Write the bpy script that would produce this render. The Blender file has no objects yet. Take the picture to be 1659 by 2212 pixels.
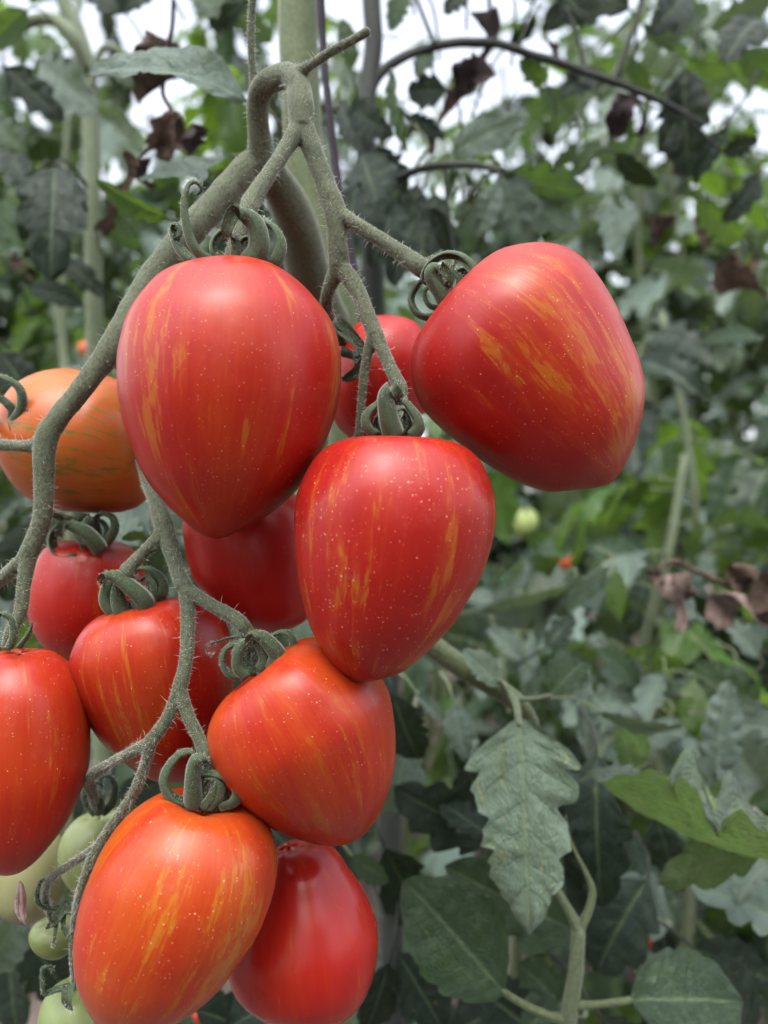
import bpy, bmesh, math, random
import numpy as np
from mathutils import Vector, Matrix, noise as mnoise

SC = bpy.context.scene
COL = SC.collection
# ------------------------------------------------------------------ camera, sky, sun, exposure
CAMZ = 0.80
cam = bpy.data.cameras.new('camera')
cam.sensor_fit = 'HORIZONTAL'; cam.sensor_width = 36; cam.lens = 36      # one metre wide at one metre
cam.clip_start = 0.02; cam.clip_end = 200
cam.dof.use_dof = True; cam.dof.focus_distance = 0.256; cam.dof.aperture_fstop = 9.0
co = bpy.data.objects.new('camera', cam); COL.objects.link(co)
co.location = (0, 0, CAMZ); co.rotation_euler = (math.radians(90), 0, 0)
SC.camera = co

SUN_EL, SUN_ROT = 62, 195
w = bpy.data.worlds.new('World'); SC.world = w; w.use_nodes = True
nt = w.node_tree; nt.nodes.clear()
sky = nt.nodes.new('ShaderNodeTexSky'); sky.sky_type = 'NISHITA'; sky.sun_disc = False
sky.sun_elevation = math.radians(SUN_EL); sky.sun_rotation = math.radians(SUN_ROT)
sky.air_density = 1.0; sky.dust_density = 4.0; sky.ozone_density = 1.0
hs = nt.nodes.new('ShaderNodeHueSaturation'); hs.inputs['Saturation'].default_value = 0.35   # overcast: nearly white
bg = nt.nodes.new('ShaderNodeBackground'); bg.inputs['Strength'].default_value = 0.15
wo = nt.nodes.new('ShaderNodeOutputWorld')
nt.links.new(sky.outputs[0], hs.inputs['Color']); nt.links.new(hs.outputs[0], bg.inputs['Color']); nt.links.new(bg.outputs[0], wo.inputs['Surface'])

sl = bpy.data.lights.new('sun', 'SUN'); sl.energy = 0.5; sl.angle = math.radians(100); sl.color = (1.0, 0.97, 0.93)
so = bpy.data.objects.new('sun', sl); COL.objects.link(so)
# direction towards the sun: azimuth measured like the sky's sun_rotation (clockwise from +Y)
az, el = math.radians(SUN_ROT), math.radians(SUN_EL)
to_sun = Vector((math.sin(az) * math.cos(el), math.cos(az) * math.cos(el), math.sin(el)))
so.rotation_euler = to_sun.to_track_quat('Z', 'Y').to_euler()

vs = SC.view_settings
vs.view_transform = 'Standard'; vs.look = 'None'; vs.gamma = 1; vs.use_curve_mapping = False
vs.exposure = 1.9
SC.cycles.use_denoising = True
SC.cycles.max_bounces = 5; SC.cycles.diffuse_bounces = 3; SC.cycles.transmission_bounces = 2; SC.cycles.glossy_bounces = 2
SC.cycles.use_adaptive_sampling = True; SC.cycles.adaptive_threshold = 0.04
SC.cycles.caustics_reflective = False; SC.cycles.caustics_refractive = False

RNG = random.Random(7)
def U(a, b, r=RNG): return r.uniform(a, b)
# a point seen at (x, y) of a 1659 x 2212 picture, d metres in front of the camera
def P(x, y, d): return Vector(((x - 829.5) / 1659 * d, d, CAMZ + (1106 - y) / 1659 * d))
def PX(d): return d / 1659.0

# ------------------------------------------------------------------ object helpers
def mesh_from(name, verts, faces, mat=None, smooth=True, uv=None, vec=None):
    me = bpy.data.meshes.new(name)
    me.from_pydata([tuple(v) for v in verts], [], faces)
    if smooth: me.polygons.foreach_set('use_smooth', [True] * len(me.polygons))
    if uv is not None:
        l = me.uv_layers.new(name='UVMap')
        idx = np.empty(len(me.loops), dtype=np.int32); me.loops.foreach_get('vertex_index', idx)
        l.data.foreach_set('uv', np.asarray(uv, dtype=np.float32)[idx].ravel())
    if vec is not None:
        a = me.attributes.new('sk', 'FLOAT_VECTOR', 'POINT')
        a.data.foreach_set('vector', np.asarray(vec, dtype=np.float32).ravel())
    if mat: me.materials.append(mat)
    return me
def link(name, me, parent=None, loc=None):
    o = bpy.data.objects.new(name, me); COL.objects.link(o)
    if parent is not None: o.parent = parent
    if loc is not None: o.location = loc
    return o
def tag(o, label=None, cat=None, group=None, kind=None):
    if label: o['label'] = label
    if cat: o['category'] = cat
    if group: o['group'] = group
    if kind: o['kind'] = kind
    return o
def empty(name, loc):
    o = bpy.data.objects.new(name, None); COL.objects.link(o); o.location = loc; o.empty_display_size = 0.01
    return o
def child(name, verts, faces, mat, parent, **k):
    """mesh given in world space, stored relative to its (unrotated) parent"""
    base = parent.location if parent is not None else Vector((0, 0, 0))
    p = parent.parent if parent is not None else None
    while p is not None: base = base + p.location; p = p.parent
    vv = [Vector(v) - base for v in verts]
    return link(name, mesh_from(name, vv, faces, mat, **k), parent)

# ------------------------------------------------------------------ node helper
class Nodes:
    def __init__(s, name):
        s.m = bpy.data.materials.new(name); s.m.use_nodes = True
        s.t = s.m.node_tree; s.t.nodes.clear()
        s.out = s.t.nodes.new('ShaderNodeOutputMaterial')
    def put(s, sock, v):
        if isinstance(v, bpy.types.NodeSocket): s.t.links.new(v, sock)
        elif v is not None:
            if isinstance(v, (tuple, list)) and len(v) == 3 and sock.type == 'RGBA': v = (*v, 1)
            sock.default_value = v
    def n(s, typ, ins=None, **attrs):
        nd = s.t.nodes.new('ShaderNode' + typ)
        for k, v in attrs.items(): setattr(nd, k, v)
        for k, v in (ins or {}).items(): s.put(nd.inputs[k], v)
        return nd
    def math(s, op, a, b=None, c=None, clamp=False):
        nd = s.n('Math', operation=op, use_clamp=clamp)
        for i, v in enumerate((a, b, c)):
            if v is not None: s.put(nd.inputs[i], v)
        return nd.outputs[0]
    def vmath(s, op, a, b=None):
        nd = s.n('VectorMath', operation=op)
        s.put(nd.inputs[0], a)
        if b is not None: s.put(nd.inputs[1], b)
        return nd.outputs[0]
    def mix(s, f, a, b, blend='MIX'):
        nd = s.n('Mix', data_type='RGBA', blend_type=blend)
        s.put(nd.inputs[0], f); s.put(nd.inputs[6], a); s.put(nd.inputs[7], b)
        return nd.outputs[2]
    def noise(s, vec, scale, detail=3, rough=.55, dist=0.0):
        nd = s.n('TexNoise', {'Scale': scale, 'Detail': detail, 'Roughness': rough, 'Distortion': dist})
        if vec is not None: s.put(nd.inputs['Vector'], vec)
        return nd.outputs[0]
    def step(s, v, lo, hi):
        nd = s.n('MapRange', interpolation_type='SMOOTHSTEP')
        s.put(nd.inputs[0], v); s.put(nd.inputs[1], lo); s.put(nd.inputs[2], hi)
        return nd.outputs[0]
    def bump(s, h, strength, dist, normal=None):
        nd = s.n('Bump', {'Strength': strength, 'Distance': dist, 'Height': h})
        if normal is not None: s.put(nd.inputs['Normal'], normal)
        return nd.outputs[0]

# ------------------------------------------------------------------ materials
def skin_material(name, red, orange, gold, seed, streak=0.60, warm=0.4, gate=None, dots=1.0, rough=0.27, mott=1.0):
    """fruit skin: meridional streaks, soft colour drift, pale specks"""
    N = Nodes(name)
    sk = N.n('Attribute', attribute_name='sk').outputs['Vector']
    obj = N.n('TexCoord').outputs['Object']
    off = (seed * 3.17, seed * 1.31, seed * 2.23)
    a = N.vmath('ADD', N.vmath('MULTIPLY', sk, (6.0, 6.0, 2.4)), off)
    b = N.vmath('ADD', N.vmath('MULTIPLY', sk, (24.0, 24.0, 13.0)), off)
    c = N.vmath('ADD', N.vmath('MULTIPLY', sk, (13.0, 13.0, 1.8)), (seed * 1.9, 4 + seed, seed))
    n1 = N.noise(a, 1.0, 3, .55, .35)
    n2 = N.noise(b, 1.0, 4, .65, .5)
    n3 = N.noise(c, 1.0, 3, .6, .2)
    v = N.math('ADD', N.math('MULTIPLY', n1, .46), N.math('ADD', N.math('MULTIPLY', n2, .32), N.math('MULTIPLY', n3, .32)))
    tt = N.n('SeparateXYZ', {0: sk}).outputs[2]
    for (ga, gt, gw, gl, gk) in gate or ():      # single streaks: angle round the fruit, place along it, width, length, weight
        ga = math.radians(ga)
        d = N.n('VectorMath', operation='DOT_PRODUCT'); N.put(d.inputs[0], sk); N.put(d.inputs[1], (math.cos(ga), math.sin(ga), 0))
        e1 = N.math('MULTIPLY', N.math('SUBTRACT', 1.0, d.outputs['Value']), 2.0 / math.radians(gw) ** 2)
        e2 = N.math('MULTIPLY', N.math('POWER', N.math('ABSOLUTE', N.math('SUBTRACT', tt, gt)), 2.0), 1.0 / gl ** 2)
        g = N.math('EXPONENT', N.math('MULTIPLY', N.math('ADD', e1, e2), -1.0))
        v = N.math('ADD', v, N.math('MULTIPLY', g, gk))
    smask = N.step(v, streak - .015, streak + .05)
    brk = N.step(N.noise(N.vmath('ADD', N.vmath('MULTIPLY', sk, (10.0, 10.0, 13.0)), off), 1.0, 3, .6, .8), .40, .56)
    smask = N.math('MULTIPLY', smask, N.math('ADD', N.math('MULTIPLY', brk, .85), .15))
    soft = N.step(v, streak - .10, streak + .03)
    lowf = N.noise(N.vmath('ADD', N.vmath('MULTIPLY', sk, (1.1, 1.1, 1.5)), off), 1.0, 2, .5)
    fine = N.noise(N.vmath('MULTIPLY', sk, (9, 9, 3)), 2.0, 4, .7)
    lw = N.step(N.math('ADD', lowf, N.math('MULTIPLY', N.math('SUBTRACT', fine, .5), .35 * mott)), .62 - warm * .5, .95 - warm * .5)
    col = N.mix(lw, red, orange)
    col = N.mix(N.math('MULTIPLY', soft, .35), col, orange)
    col = N.mix(N.math('MULTIPLY', smask, .82), col, gold)
    # shoulder near the stalk a little more orange
    t = N.n('SeparateXYZ', {0: sk}).outputs[2]
    col = N.mix(N.math('MULTIPLY', N.step(t, .16, .02), .5), col, orange)
    # pale specks
    vo = N.n('TexVoronoi', {'Scale': 820.0, 'Randomness': 1.0}); N.put(vo.inputs['Vector'], obj)
    rnd = N.n('SeparateColor', {0: vo.outputs['Color']})
    rad = N.math('MULTIPLY', N.math('ADD', N.math('MULTIPLY', N.math('POWER', rnd.outputs[0], 3.0), .15), .082), dots)
    dot = N.step(N.math('SUBTRACT', rad, vo.outputs['Distance']), 0.0, .06)
    dens = N.math('MULTIPLY', N.step(N.noise(obj, 60.0, 2), .30, .62), N.math('ADD', rnd.outputs[1], .25))
    dot = N.math('MULTIPLY', dot, N.math('ADD', N.math('MULTIPLY', dens, .7), .4), clamp=True)
    col = N.mix(N.math('MULTIPLY', dot, N.math('ADD', .48, N.math('MULTIPLY', rnd.outputs[2], .45))), col, (.74, .36, .21))
    bloom = N.math('MULTIPLY', N.step(N.noise(obj, 70.0, 5, .7, .6), .52, .74), N.step(N.noise(obj, 420.0, 3, .7), .35, .7))
    col = N.mix(N.math('MULTIPLY', bloom, .10 * dots), col, (.42, .26, .21))
    micro = N.noise(obj, 1400.0, 3, .6)
    h = N.math('ADD', N.math('MULTIPLY', dot, .7), N.math('MULTIPLY', micro, .35))
    und = N.noise(obj, 55.0, 2, .5)
    nb = N.bump(und, .25, .0015)
    nb = N.bump(h, .28, .00025, nb)
    rgh = N.math('ADD', rough, N.math('MULTIPLY', N.noise(obj, 120.0, 3), .12))
    p = N.n('BsdfPrincipled', {'Base Color': col, 'Roughness': rgh, 'Normal': nb, 'Specular IOR Level': .36})
    N.put(N.out.inputs[0], p.outputs[0])
    return N.m

def stem_material(name, c1, c2, c3, sheen=.55, scale=900.0, bstr=.55, rough=.75, transl=0):
    N = Nodes(name)
    obj = N.n('TexCoord').outputs['Object']
    big = N.noise(obj, 45.0, 3, .6)
    fine = N.noise(obj, scale, 3, .7)
    col = N.mix(N.step(big, .35, .68), c1, c2)
    col = N.mix(N.step(fine, .42, .66), col, c3)
    nb = N.bump(fine, bstr, .0006)
    p = N.n('BsdfPrincipled', {'Base Color': col, 'Roughness': rough, 'Normal': nb, 'Specular IOR Level': .25,
                               'Sheen Weight': sheen, 'Sheen Roughness': .4, 'Sheen Tint': (.85, .88, .80)})
    N.put(N.out.inputs[0], p.outputs[0])
    return N.m

def leaf_material(name, top, under, trans, nveins=6, spots=.5, vein=.5, rough=.48, tw=.32, dust=.25, sheen=.15, relief=1.0, lite=False, sth=.70, netsc=16.0, spec=.36):
    N = Nodes(name)
    uv = N.n('UVMap').outputs[0]
    sp = N.n('SeparateXYZ', {0: uv}); u = sp.outputs[0]; v = sp.outputs[1]
    av = N.math('ABSOLUTE', v)
    info = N.n('ObjectInfo').outputs['Random']
    obj = N.n('TexCoord').outputs['Object']
    seedv = N.n('CombineXYZ', {0: N.math('MULTIPLY', info, 37.0), 1: N.math('MULTIPLY', info, 11.0), 2: 0.0}).outputs[0]
    uvs = N.vmath('ADD', uv, seedv)
    wob = N.math('MULTIPLY', N.math('SUBTRACT', N.noise(uvs, 5.0, 3), .5), .35)
    mid = N.step(av, .075, .015)
    ph = N.math('FRACT', N.math('ADD', N.math('SUBTRACT', N.math('MULTIPLY', u, float(nveins)), N.math('MULTIPLY', av, .75)), wob))
    lat = N.step(N.math('ABSOLUTE', N.math('SUBTRACT', ph, .5)), .075, .01)
    lat = N.math('MULTIPLY', lat, N.step(av, .98, .75))
    net = N.n('TexVoronoi', {'Scale': netsc}, feature='DISTANCE_TO_EDGE'); N.put(net.inputs['Vector'], uvs)
    netv = N.step(net.outputs['Distance'], .30, .0)
    veins = N.math('MAXIMUM', mid, N.math('MULTIPLY', lat, .8))
    geo = N.n('NewGeometry').outputs['Backfacing']
    blot = N.noise(uvs, 2.2, 4, .6)
    tint = N.n('HueSaturation', {'Hue': N.math('ADD', .485, N.math('MULTIPLY', info, .03)), 'Value': N.math('ADD', .75, N.math('MULTIPLY', info, .55)), 'Color': top}).outputs[0]
    c = N.mix(N.step(blot, .40, .75), tint, N.mix(.5, top, under))
    pale = N.noise(uvs, 7.0, 5, .65)
    c = N.mix(N.math('MULTIPLY', N.step(pale, .45, .8), dust), c, (.19, .25, .205))
    c = N.mix(N.math('MULTIPLY', lat, vein * .6), c, (.035, .055, .03))
    c = N.mix(N.math('MULTIPLY', mid, vein), c, (.17, .24, .13))
    sn = N.noise(N.vmath('ADD', uvs, (5, 3, 0)), 5.0, 3, .5)
    c = N.mix(N.math('MULTIPLY', N.step(sn, sth, sth + .06), spots), c, (.34, .32, .10))
    sn2 = N.noise(N.vmath('ADD', uvs, (15, 9, 0)), 4.0, 4, .6)
    c = N.mix(N.math('MULTIPLY', N.step(sn2, sth + .02, sth + .06), spots), c, (.30, .17, .15))
    un = N.mix(N.math('MULTIPLY', veins, .6), under, (.25, .32, .15))
    c = N.mix(geo, c, un)
    hgt = N.math('ADD', N.math('ADD', N.math('MULTIPLY', veins, -.55), N.math('MULTIPLY', netv, -.55)), N.math('MULTIPLY', pale, .5))
    nb = None if lite else N.bump(hgt, .75 * relief, .0009)
    p = N.n('BsdfPrincipled', {'Base Color': c, 'Roughness': rough, 'Normal': nb, 'Specular IOR Level': spec, 'Sheen Weight': sheen, 'Sheen Roughness': .5})
    tr = N.n('BsdfTranslucent', {'Color': N.mix(N.math('MULTIPLY', veins, .35), trans, (.05, .08, .02)), 'Normal': nb})
    mx = N.n('MixShader', {0: tw, 1: p.outputs[0], 2: tr.outputs[0]})
    N.put(N.out.inputs[0], mx.outputs[0])
    return N.m

def dry_material(name, a, b):
    N = Nodes(name)
    obj = N.n('TexCoord').outputs['Object']
    n1 = N.noise(obj, 160.0, 4, .65); n2 = N.noise(obj, 600.0, 3, .6)
    c = N.mix(N.step(n1, .35, .7), a, b)
    nb = N.bump(N.math('ADD', n1, N.math('MULTIPLY', n2, .4)), .8, .0012)
    p = N.n('BsdfPrincipled', {'Base Color': c, 'Roughness': .8, 'Normal': nb, 'Specular IOR Level': .2})
    tr = N.n('BsdfTranslucent', {'Color': b})
    mx = N.n('MixShader', {0: .12, 1: p.outputs[0], 2: tr.outputs[0]})
    N.put(N.out.inputs[0], mx.outputs[0])
    return N.m

def ground_material():
    N = Nodes('soil')
    obj = N.n('TexCoord').outputs['Object']
    a = N.noise(obj, 3.0, 6, .65); b = N.noise(obj, 40.0, 5, .7); c = N.noise(obj, 260.0, 3, .6)
    col = N.mix(N.step(a, .35, .7), (.20, .155, .14), (.30, .235, .215))
    col = N.mix(N.step(b, .45, .7), col, (.15, .115, .10))
    col = N.mix(N.step(c, .62, .72), col, (.36, .30, .27))
    nb = N.bump(N.math('ADD', b, N.math('MULTIPLY', c, .3)), 1.0, .03)
    p = N.n('BsdfPrincipled', {'Base Color': col, 'Roughness': .92, 'Normal': nb, 'Specular IOR Level': .2})
    N.put(N.out.inputs[0], p.outputs[0])
    return N.m

M = {}
M['truss'] = stem_material('truss_skin', (.074, .092, .052), (.100, .116, .070), (.045, .046, .033), sheen=.38)
M['hair'] = stem_material('hair', (.55, .56, .50), (.62, .62, .56), (.5, .5, .45), sheen=.2)
M['sepal'] = stem_material('sepal_skin', (.046, .080, .042), (.070, .104, .056), (.045, .052, .032), sheen=.35, scale=1100.0, bstr=.45)
M['sepal_tip'] = stem_material('sepal_tip', (.13, .09, .08), (.20, .13, .11), (.10, .07, .06), sheen=.3)
M['stalk'] = stem_material('plant_stalk', (.085, .112, .052), (.11, .138, .068), (.065, .08, .04), sheen=.35, scale=500.0, bstr=.3, rough=.65)
M['stalk_dark'] = stem_material('plant_stalk_dark', (.024, .029, .024), (.034, .040, .032), (.018, .019, .020), sheen=.08, scale=500.0, bstr=.3, rough=.65)
M['stalk_pale'] = stem_material('plant_stalk_pale', (.105, .135, .078), (.13, .16, .095), (.08, .10, .06), sheen=.3, scale=500.0, bstr=.3, rough=.6)
M['twine'] = stem_material('twine', (.030, .022, .034), (.045, .034, .05), (.02, .016, .022), sheen=.1)
LEAFS = dict(
    leaf=dict(top=(.024, .049, .030), under=(.060, .100, .034), trans=(.14, .25, .03), dust=.25, sheen=.05),
    leaf_dusty=dict(top=(.082, .122, .100), under=(.110, .150, .098), trans=(.13, .21, .05), dust=.5, tw=.22, sheen=.15),
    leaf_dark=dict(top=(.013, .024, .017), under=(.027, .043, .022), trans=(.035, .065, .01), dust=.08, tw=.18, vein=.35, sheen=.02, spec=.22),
    leaf_fresh=dict(top=(.042, .086, .017), under=(.082, .138, .030), trans=(.20, .35, .03), dust=.05, tw=.42, spots=.3, sheen=.03))
for k, v in LEAFS.items():
    M[k] = leaf_material(k, rough=.42, **v)
    M[k + '_far'] = leaf_material(k + '_far', rough=.42, lite=True, **v)
M['leaf_hero'] = leaf_material('leaf_hero', (.120, .178, .120), (.11, .15, .065), (.12, .20, .04), dust=.5, tw=.14, vein=.55, spots=.9, relief=1.1, sth=.645, netsc=20.0, rough=.40)
M['leaf_under'] = leaf_material('leaf_under', (.060, .088, .070), (.125, .195, .066), (.16, .28, .055), dust=.2, tw=.32, spots=.5, relief=1.5)
M['dry'] = dry_material('dry_leaf', (.042, .029, .022), (.118, .082, .062))
M['dry_pale'] = dry_material('dry_leaf_pale', (.11, .078, .066), (.27, .20, .18))
M['dry_petal'] = dry_material('dry_petal', (.30, .20, .18), (.52, .40, .38))
M['dry_dark'] = dry_material('dry_leaf_dark', (.022, .016, .018), (.052, .038, .038))
M['soil'] = ground_material()

# ------------------------------------------------------------------ curves and tubes
def catmull(pts, n, closed=False):
    """resample rows of numbers along a Catmull-Rom curve, evenly in chord length"""
    p = np.array(pts, dtype=float)
    if len(p) == 2: p = np.array([p[0], (p[0] + p[1]) / 2, p[1]])
    if closed: q = np.vstack([p[-1], p, p[0], p[1]])
    else: q = np.vstack([2 * p[0] - p[1], p, 2 * p[-1] - p[-2]])
    out = []
    for i in range(1, len(q) - 2):
        p0, p1, p2, p3 = q[i - 1], q[i], q[i + 1], q[i + 2]
        for t in np.linspace(0, 1, 14, endpoint=False):
            out.append(.5 * ((2 * p1) + (-p0 + p2) * t + (2 * p0 - 5 * p1 + 4 * p2 - p3) * t * t + (-p0 + 3 * p1 - 3 * p2 + p3) * t ** 3))
    out.append(q[-2]); out = np.array(out)
    k = min(3, out.shape[1])
    d = np.r_[0, np.cumsum(np.linalg.norm(np.diff(out[:, :k], axis=0), axis=1))]
    s = np.linspace(0, d[-1], n)
    return np.stack([np.interp(s, d, out[:, j]) for j in range(out.shape[1])], axis=1)

def frames(c):
    T = np.gradient(c, axis=0); T /= np.linalg.norm(T, axis=1)[:, None] + 1e-12
    n = np.cross(T[0], (0.3, 0.9, 0.1)); n /= np.linalg.norm(n) + 1e-12
    Ns = []
    for t in T:
        n = n - t * np.dot(n, t); n /= np.linalg.norm(n) + 1e-12; Ns.append(n)
    Ns = np.array(Ns); return T, Ns, np.cross(T, Ns)

def tube(rows, seg=12, step=None, n=None, wob=0.04, rng=RNG, caps=True):
    """rows: (x, y, z, r) -> verts, faces"""
    rows = np.array(rows, dtype=float)
    L = np.linalg.norm(np.diff(rows[:, :3], axis=0), axis=1).sum()
    if n is None: n = max(6, int(L / (step or max(.0012, rows[:, 3].mean() * .6))))
    c = catmull(rows, n); r = np.maximum(c[:, 3], 1e-5); c = c[:, :3]
    T, A, B = frames(c)
    V, F = [], []
    ph = rng.uniform(0, 6)
    for i in range(n):
        for j in range(seg):
            a = 2 * math.pi * j / seg
            rr = r[i] * (1 + wob * math.sin(3 * a + i * .35 + ph) + wob * .6 * math.sin(i * .6 + ph + a))
            V.append(c[i] + rr * (math.cos(a) * A[i] + math.sin(a) * B[i]))
    for i in range(n - 1):
        for j in range(seg):
            k = (j + 1) % seg
            F.append((i * seg + j, i * seg + k, (i + 1) * seg + k, (i + 1) * seg + j))
    if caps:
        for i, s in ((0, -1), (n - 1, 1)):
            V.append(c[i] + s * T[i] * r[i] * .6); q = len(V) - 1
            for j in range(seg):
                k = (j + 1) % seg
                F.append((q, i * seg + k, i * seg + j) if s < 0 else (q, i * seg + j, i * seg + k))
    return V, F
def merge(parts):
    V, F = [], []
    for v, f in parts:
        b = len(V); V += list(v); F += [tuple(i + b for i in q) for q in f]
    return V, F
def path(pts, d=None):
    """pixel rows (x, y, r[, depth]) -> world rows (x, y, z, r)"""
    out = []
    for q in pts:
        dd = q[3] if len(q) > 3 else d
        p = P(q[0], q[1], dd); out.append((p.x, p.y, p.z, q[2] * PX(dd)))
    return out

# ------------------------------------------------------------------ ground
def build_ground():
    n = 90; V, F = [], []
    xs = np.sign(np.linspace(-1, 1, n)) * np.abs(np.linspace(-1, 1, n)) ** 2.2 * 60
    r = random.Random(3)
    for y in xs:
        for x in xs:
            k = max(0, 1 - math.hypot(x, y - 3) / 14)
            V.append((x, y + 3, (r.uniform(-.03, .03) + .03 * math.sin(x * 3.1) * math.cos(y * 2.3)) * k))
    for i in range(n - 1):
        for j in range(n - 1):
            F.append((i * n + j, i * n + j + 1, (i + 1) * n + j + 1, (i + 1) * n + j))
    tag(link('ground', mesh_from('ground', V, F, M['soil'])), kind='structure')
build_ground()

# ------------------------------------------------------------------ leaves
def leaf_geo(nu=28, nv=6, width=.5, lobes=6, depth=.25, fold=.15, bend=.4, quilt=.012, wave=.02, seed=1, tipw=.75, basew=.55, deep=0.0, vn=None, serr=.08, envp=None, crk=.022):
    """one leaflet, base at the origin, tip at +Y (unit chord), upper face +Z -> verts, faces, uv"""
    r = random.Random(seed); vn = vn or lobes + 2
    amp = [r.uniform(.35, 1.35) for _ in range(lobes + 2)]; ampL = [r.uniform(.35, 1.35) for _ in range(lobes + 2)]
    ph1, ph2 = r.uniform(0, 6), r.uniform(0, 6)
    V, UV, F = [], [], []
    cl = []; ang = 0; x = np.array([0., 0.]); N = nu
    for i in range(N + 1):
        cl.append((x.copy(), -bend / 2 + bend * i / N)); a = -bend / 2 + bend * (i + .5) / N
        x = x + np.array([math.cos(a), -math.sin(a)]) / N
    chord = cl[-1][0]; L = np.linalg.norm(chord); rot = math.atan2(chord[1], chord[0])
    for i in range(N + 1):
        u = i / N
        s = max(0.0, u) ** basew * (1 - u) ** tipw
        smax = (basew / (basew + tipw)) ** basew * (tipw / (basew + tipw)) ** tipw
        env = s / smax
        if envp: env = float(np.interp(u, [q[0] for q in envp], [q[1] for q in envp]))
        if deep: env *= 1 + deep * math.exp(-((u - .16) / .12) ** 2) - .15 * deep * math.exp(-((u - .42) / .08) ** 2)
        (yy, zz), a = cl[i]
        py = (yy * math.cos(-rot) - zz * math.sin(-rot)) / L; pz = (yy * math.sin(-rot) + zz * math.cos(-rot)) / L
        aa = a + rot
        for j in range(-nv, nv + 1):
            v = j / nv; A = amp if j >= 0 else ampL
            uw = u + .035 * math.sin(9 * u + (ph1 if j >= 0 else ph2)) * (1 - u) * u * 4; p = uw * lobes - abs(v) * .55 + .5; k = int(math.floor(p)); f = p - k
            tooth = math.sin(math.pi / 2 * f / .7) if f < .7 else math.cos(math.pi / 2 * (f - .7) / .3)
            f2 = (uw * vn * 1.5 - abs(v) * .4 + .3) % 1.0; f2 = f2 / .75 if f2 < .75 else (1 - f2) / .25; pv = uw * vn - abs(v) * .75 + .5 + .5 * mnoise.noise((v * 2 + seed, u * 6, 1.0))
            hw = width / 2 * env * (1 - depth * A[k % len(A)] * (1 - tooth) * abs(v) ** 2 - serr * (.25 + 1.3 * abs(mnoise.noise((uw * vn * .9, 7.3 if j >= 0 else 2.1, seed)))) * (1 - f2) * abs(v) ** 3)
            X = v * hw
            fw = abs(v) * hw * .35                      # side veins run towards the tip
            q = quilt * abs(math.sin(math.pi * pv)) ** .7 * min(1, abs(v) * 3) * (1 - abs(v) ** 3)
            h = q + fold * abs(X) + wave * abs(v) ** 2 * math.sin(9 * u + ph1 + (2 if v > 0 else 0)) + wave * .6 * math.sin(4 * u + ph2) * v
            h += crk * (mnoise.noise((X * 9 + seed, u * 9, seed * 1.7)) + .5 * mnoise.noise((X * 22, u * 22 + seed, 3))) * min(1, abs(v) * 2 + .3)
            dy = fw * (1 - u)
            V.append((X, py + dy * math.cos(aa) + h * math.sin(aa), pz - dy * math.sin(aa) + h * math.cos(aa)))
            UV.append((uw * vn / 6, v))
    m = 2 * nv + 1
    for i in range(N):
        for j in range(m - 1):
            F.append((i * m + j, i * m + j + 1, (i + 1) * m + j + 1, (i + 1) * m + j))
    return V, F, UV

def crumple_geo(seed, n=20, m=14, curl=4.2, width=.5):
    """a dead leaf rolled up on itself, base at origin, hanging along +Y"""
    r = random.Random(seed); V, F, UV = [], [], []
    ph = [r.uniform(0, 6) for _ in range(6)]
    for i in range(n + 1):
        u = i / n; w_ = width * (.25 + math.sin(math.pi * min(1, .12 + u * .85)) ** .7)
        for j in range(m + 1):
            v = j / m * 2 - 1
            a = v * curl * .5 * (.6 + .5 * math.sin(u * 3 + ph[0]))
            R = w_ * .46 * (1 + .3 * math.sin(7 * v + ph[1] + 3 * u) + .25 * math.sin(9 * u + ph[2] + v * 2) + .5 * mnoise.noise((u * 6, v * 3, seed * 2.3)))
            V.append((R * math.sin(a) + .06 * math.sin(5 * u + ph[3]), u + .05 * math.sin(6 * v + ph[4]) * u, R * (1 - math.cos(a)) * .9 + .05 * math.sin(8 * u + ph[5])))
            UV.append((u, v))
    for i in range(n):
        for j in range(m):
            k = i * (m + 1) + j
            F.append((k, k + 1, k + m + 2, k + m + 1))
    return V, F, UV

def place_leaf(parent, b, t, db, dt, mat, wr=.5, roll=0, name='leaf', geo=None, petiole=True, solid=True, pet=None, **kw):
    """blade from pixel b (depth db) to pixel t (depth dt) turned by roll degrees about its midrib"""
    B, T = P(b[0], b[1], db), P(t[0], t[1], dt)
    Y = (T - B); L = Y.length; Y = Y / L
    Nn = (Vector((0, 0, CAMZ)) - (B + T) / 2); Nn = (Nn - Y * Nn.dot(Y)).normalized()
    Nn = Matrix.Rotation(math.radians(roll), 3, Y) @ Nn
    X = Y.cross(Nn)
    V, F, UV = geo if geo else leaf_geo(width=wr, **kw)
    vv = [Vector((X * (x * L) + Y * (y * L) + Nn * (z * L))) for x, y, z in V]
    me = mesh_from(name, vv, F, M[mat], uv=UV)
    o = link(name, me, parent); base = Vector(parent.location); o.location = B - base
    if petiole:
        rl = pet or U(.02, .035)
        c = [(0, 0, 0, .0008), tuple(-Y * rl * .4 + Vector((0, .012, .001))) + (.0009,), tuple(-Y * rl * .8 + Vector((0, .05, -.008))) + (.0011,)]
        v, f = tube(c, seg=7, n=8)
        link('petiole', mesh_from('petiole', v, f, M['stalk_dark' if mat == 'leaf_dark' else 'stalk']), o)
    return o

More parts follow.
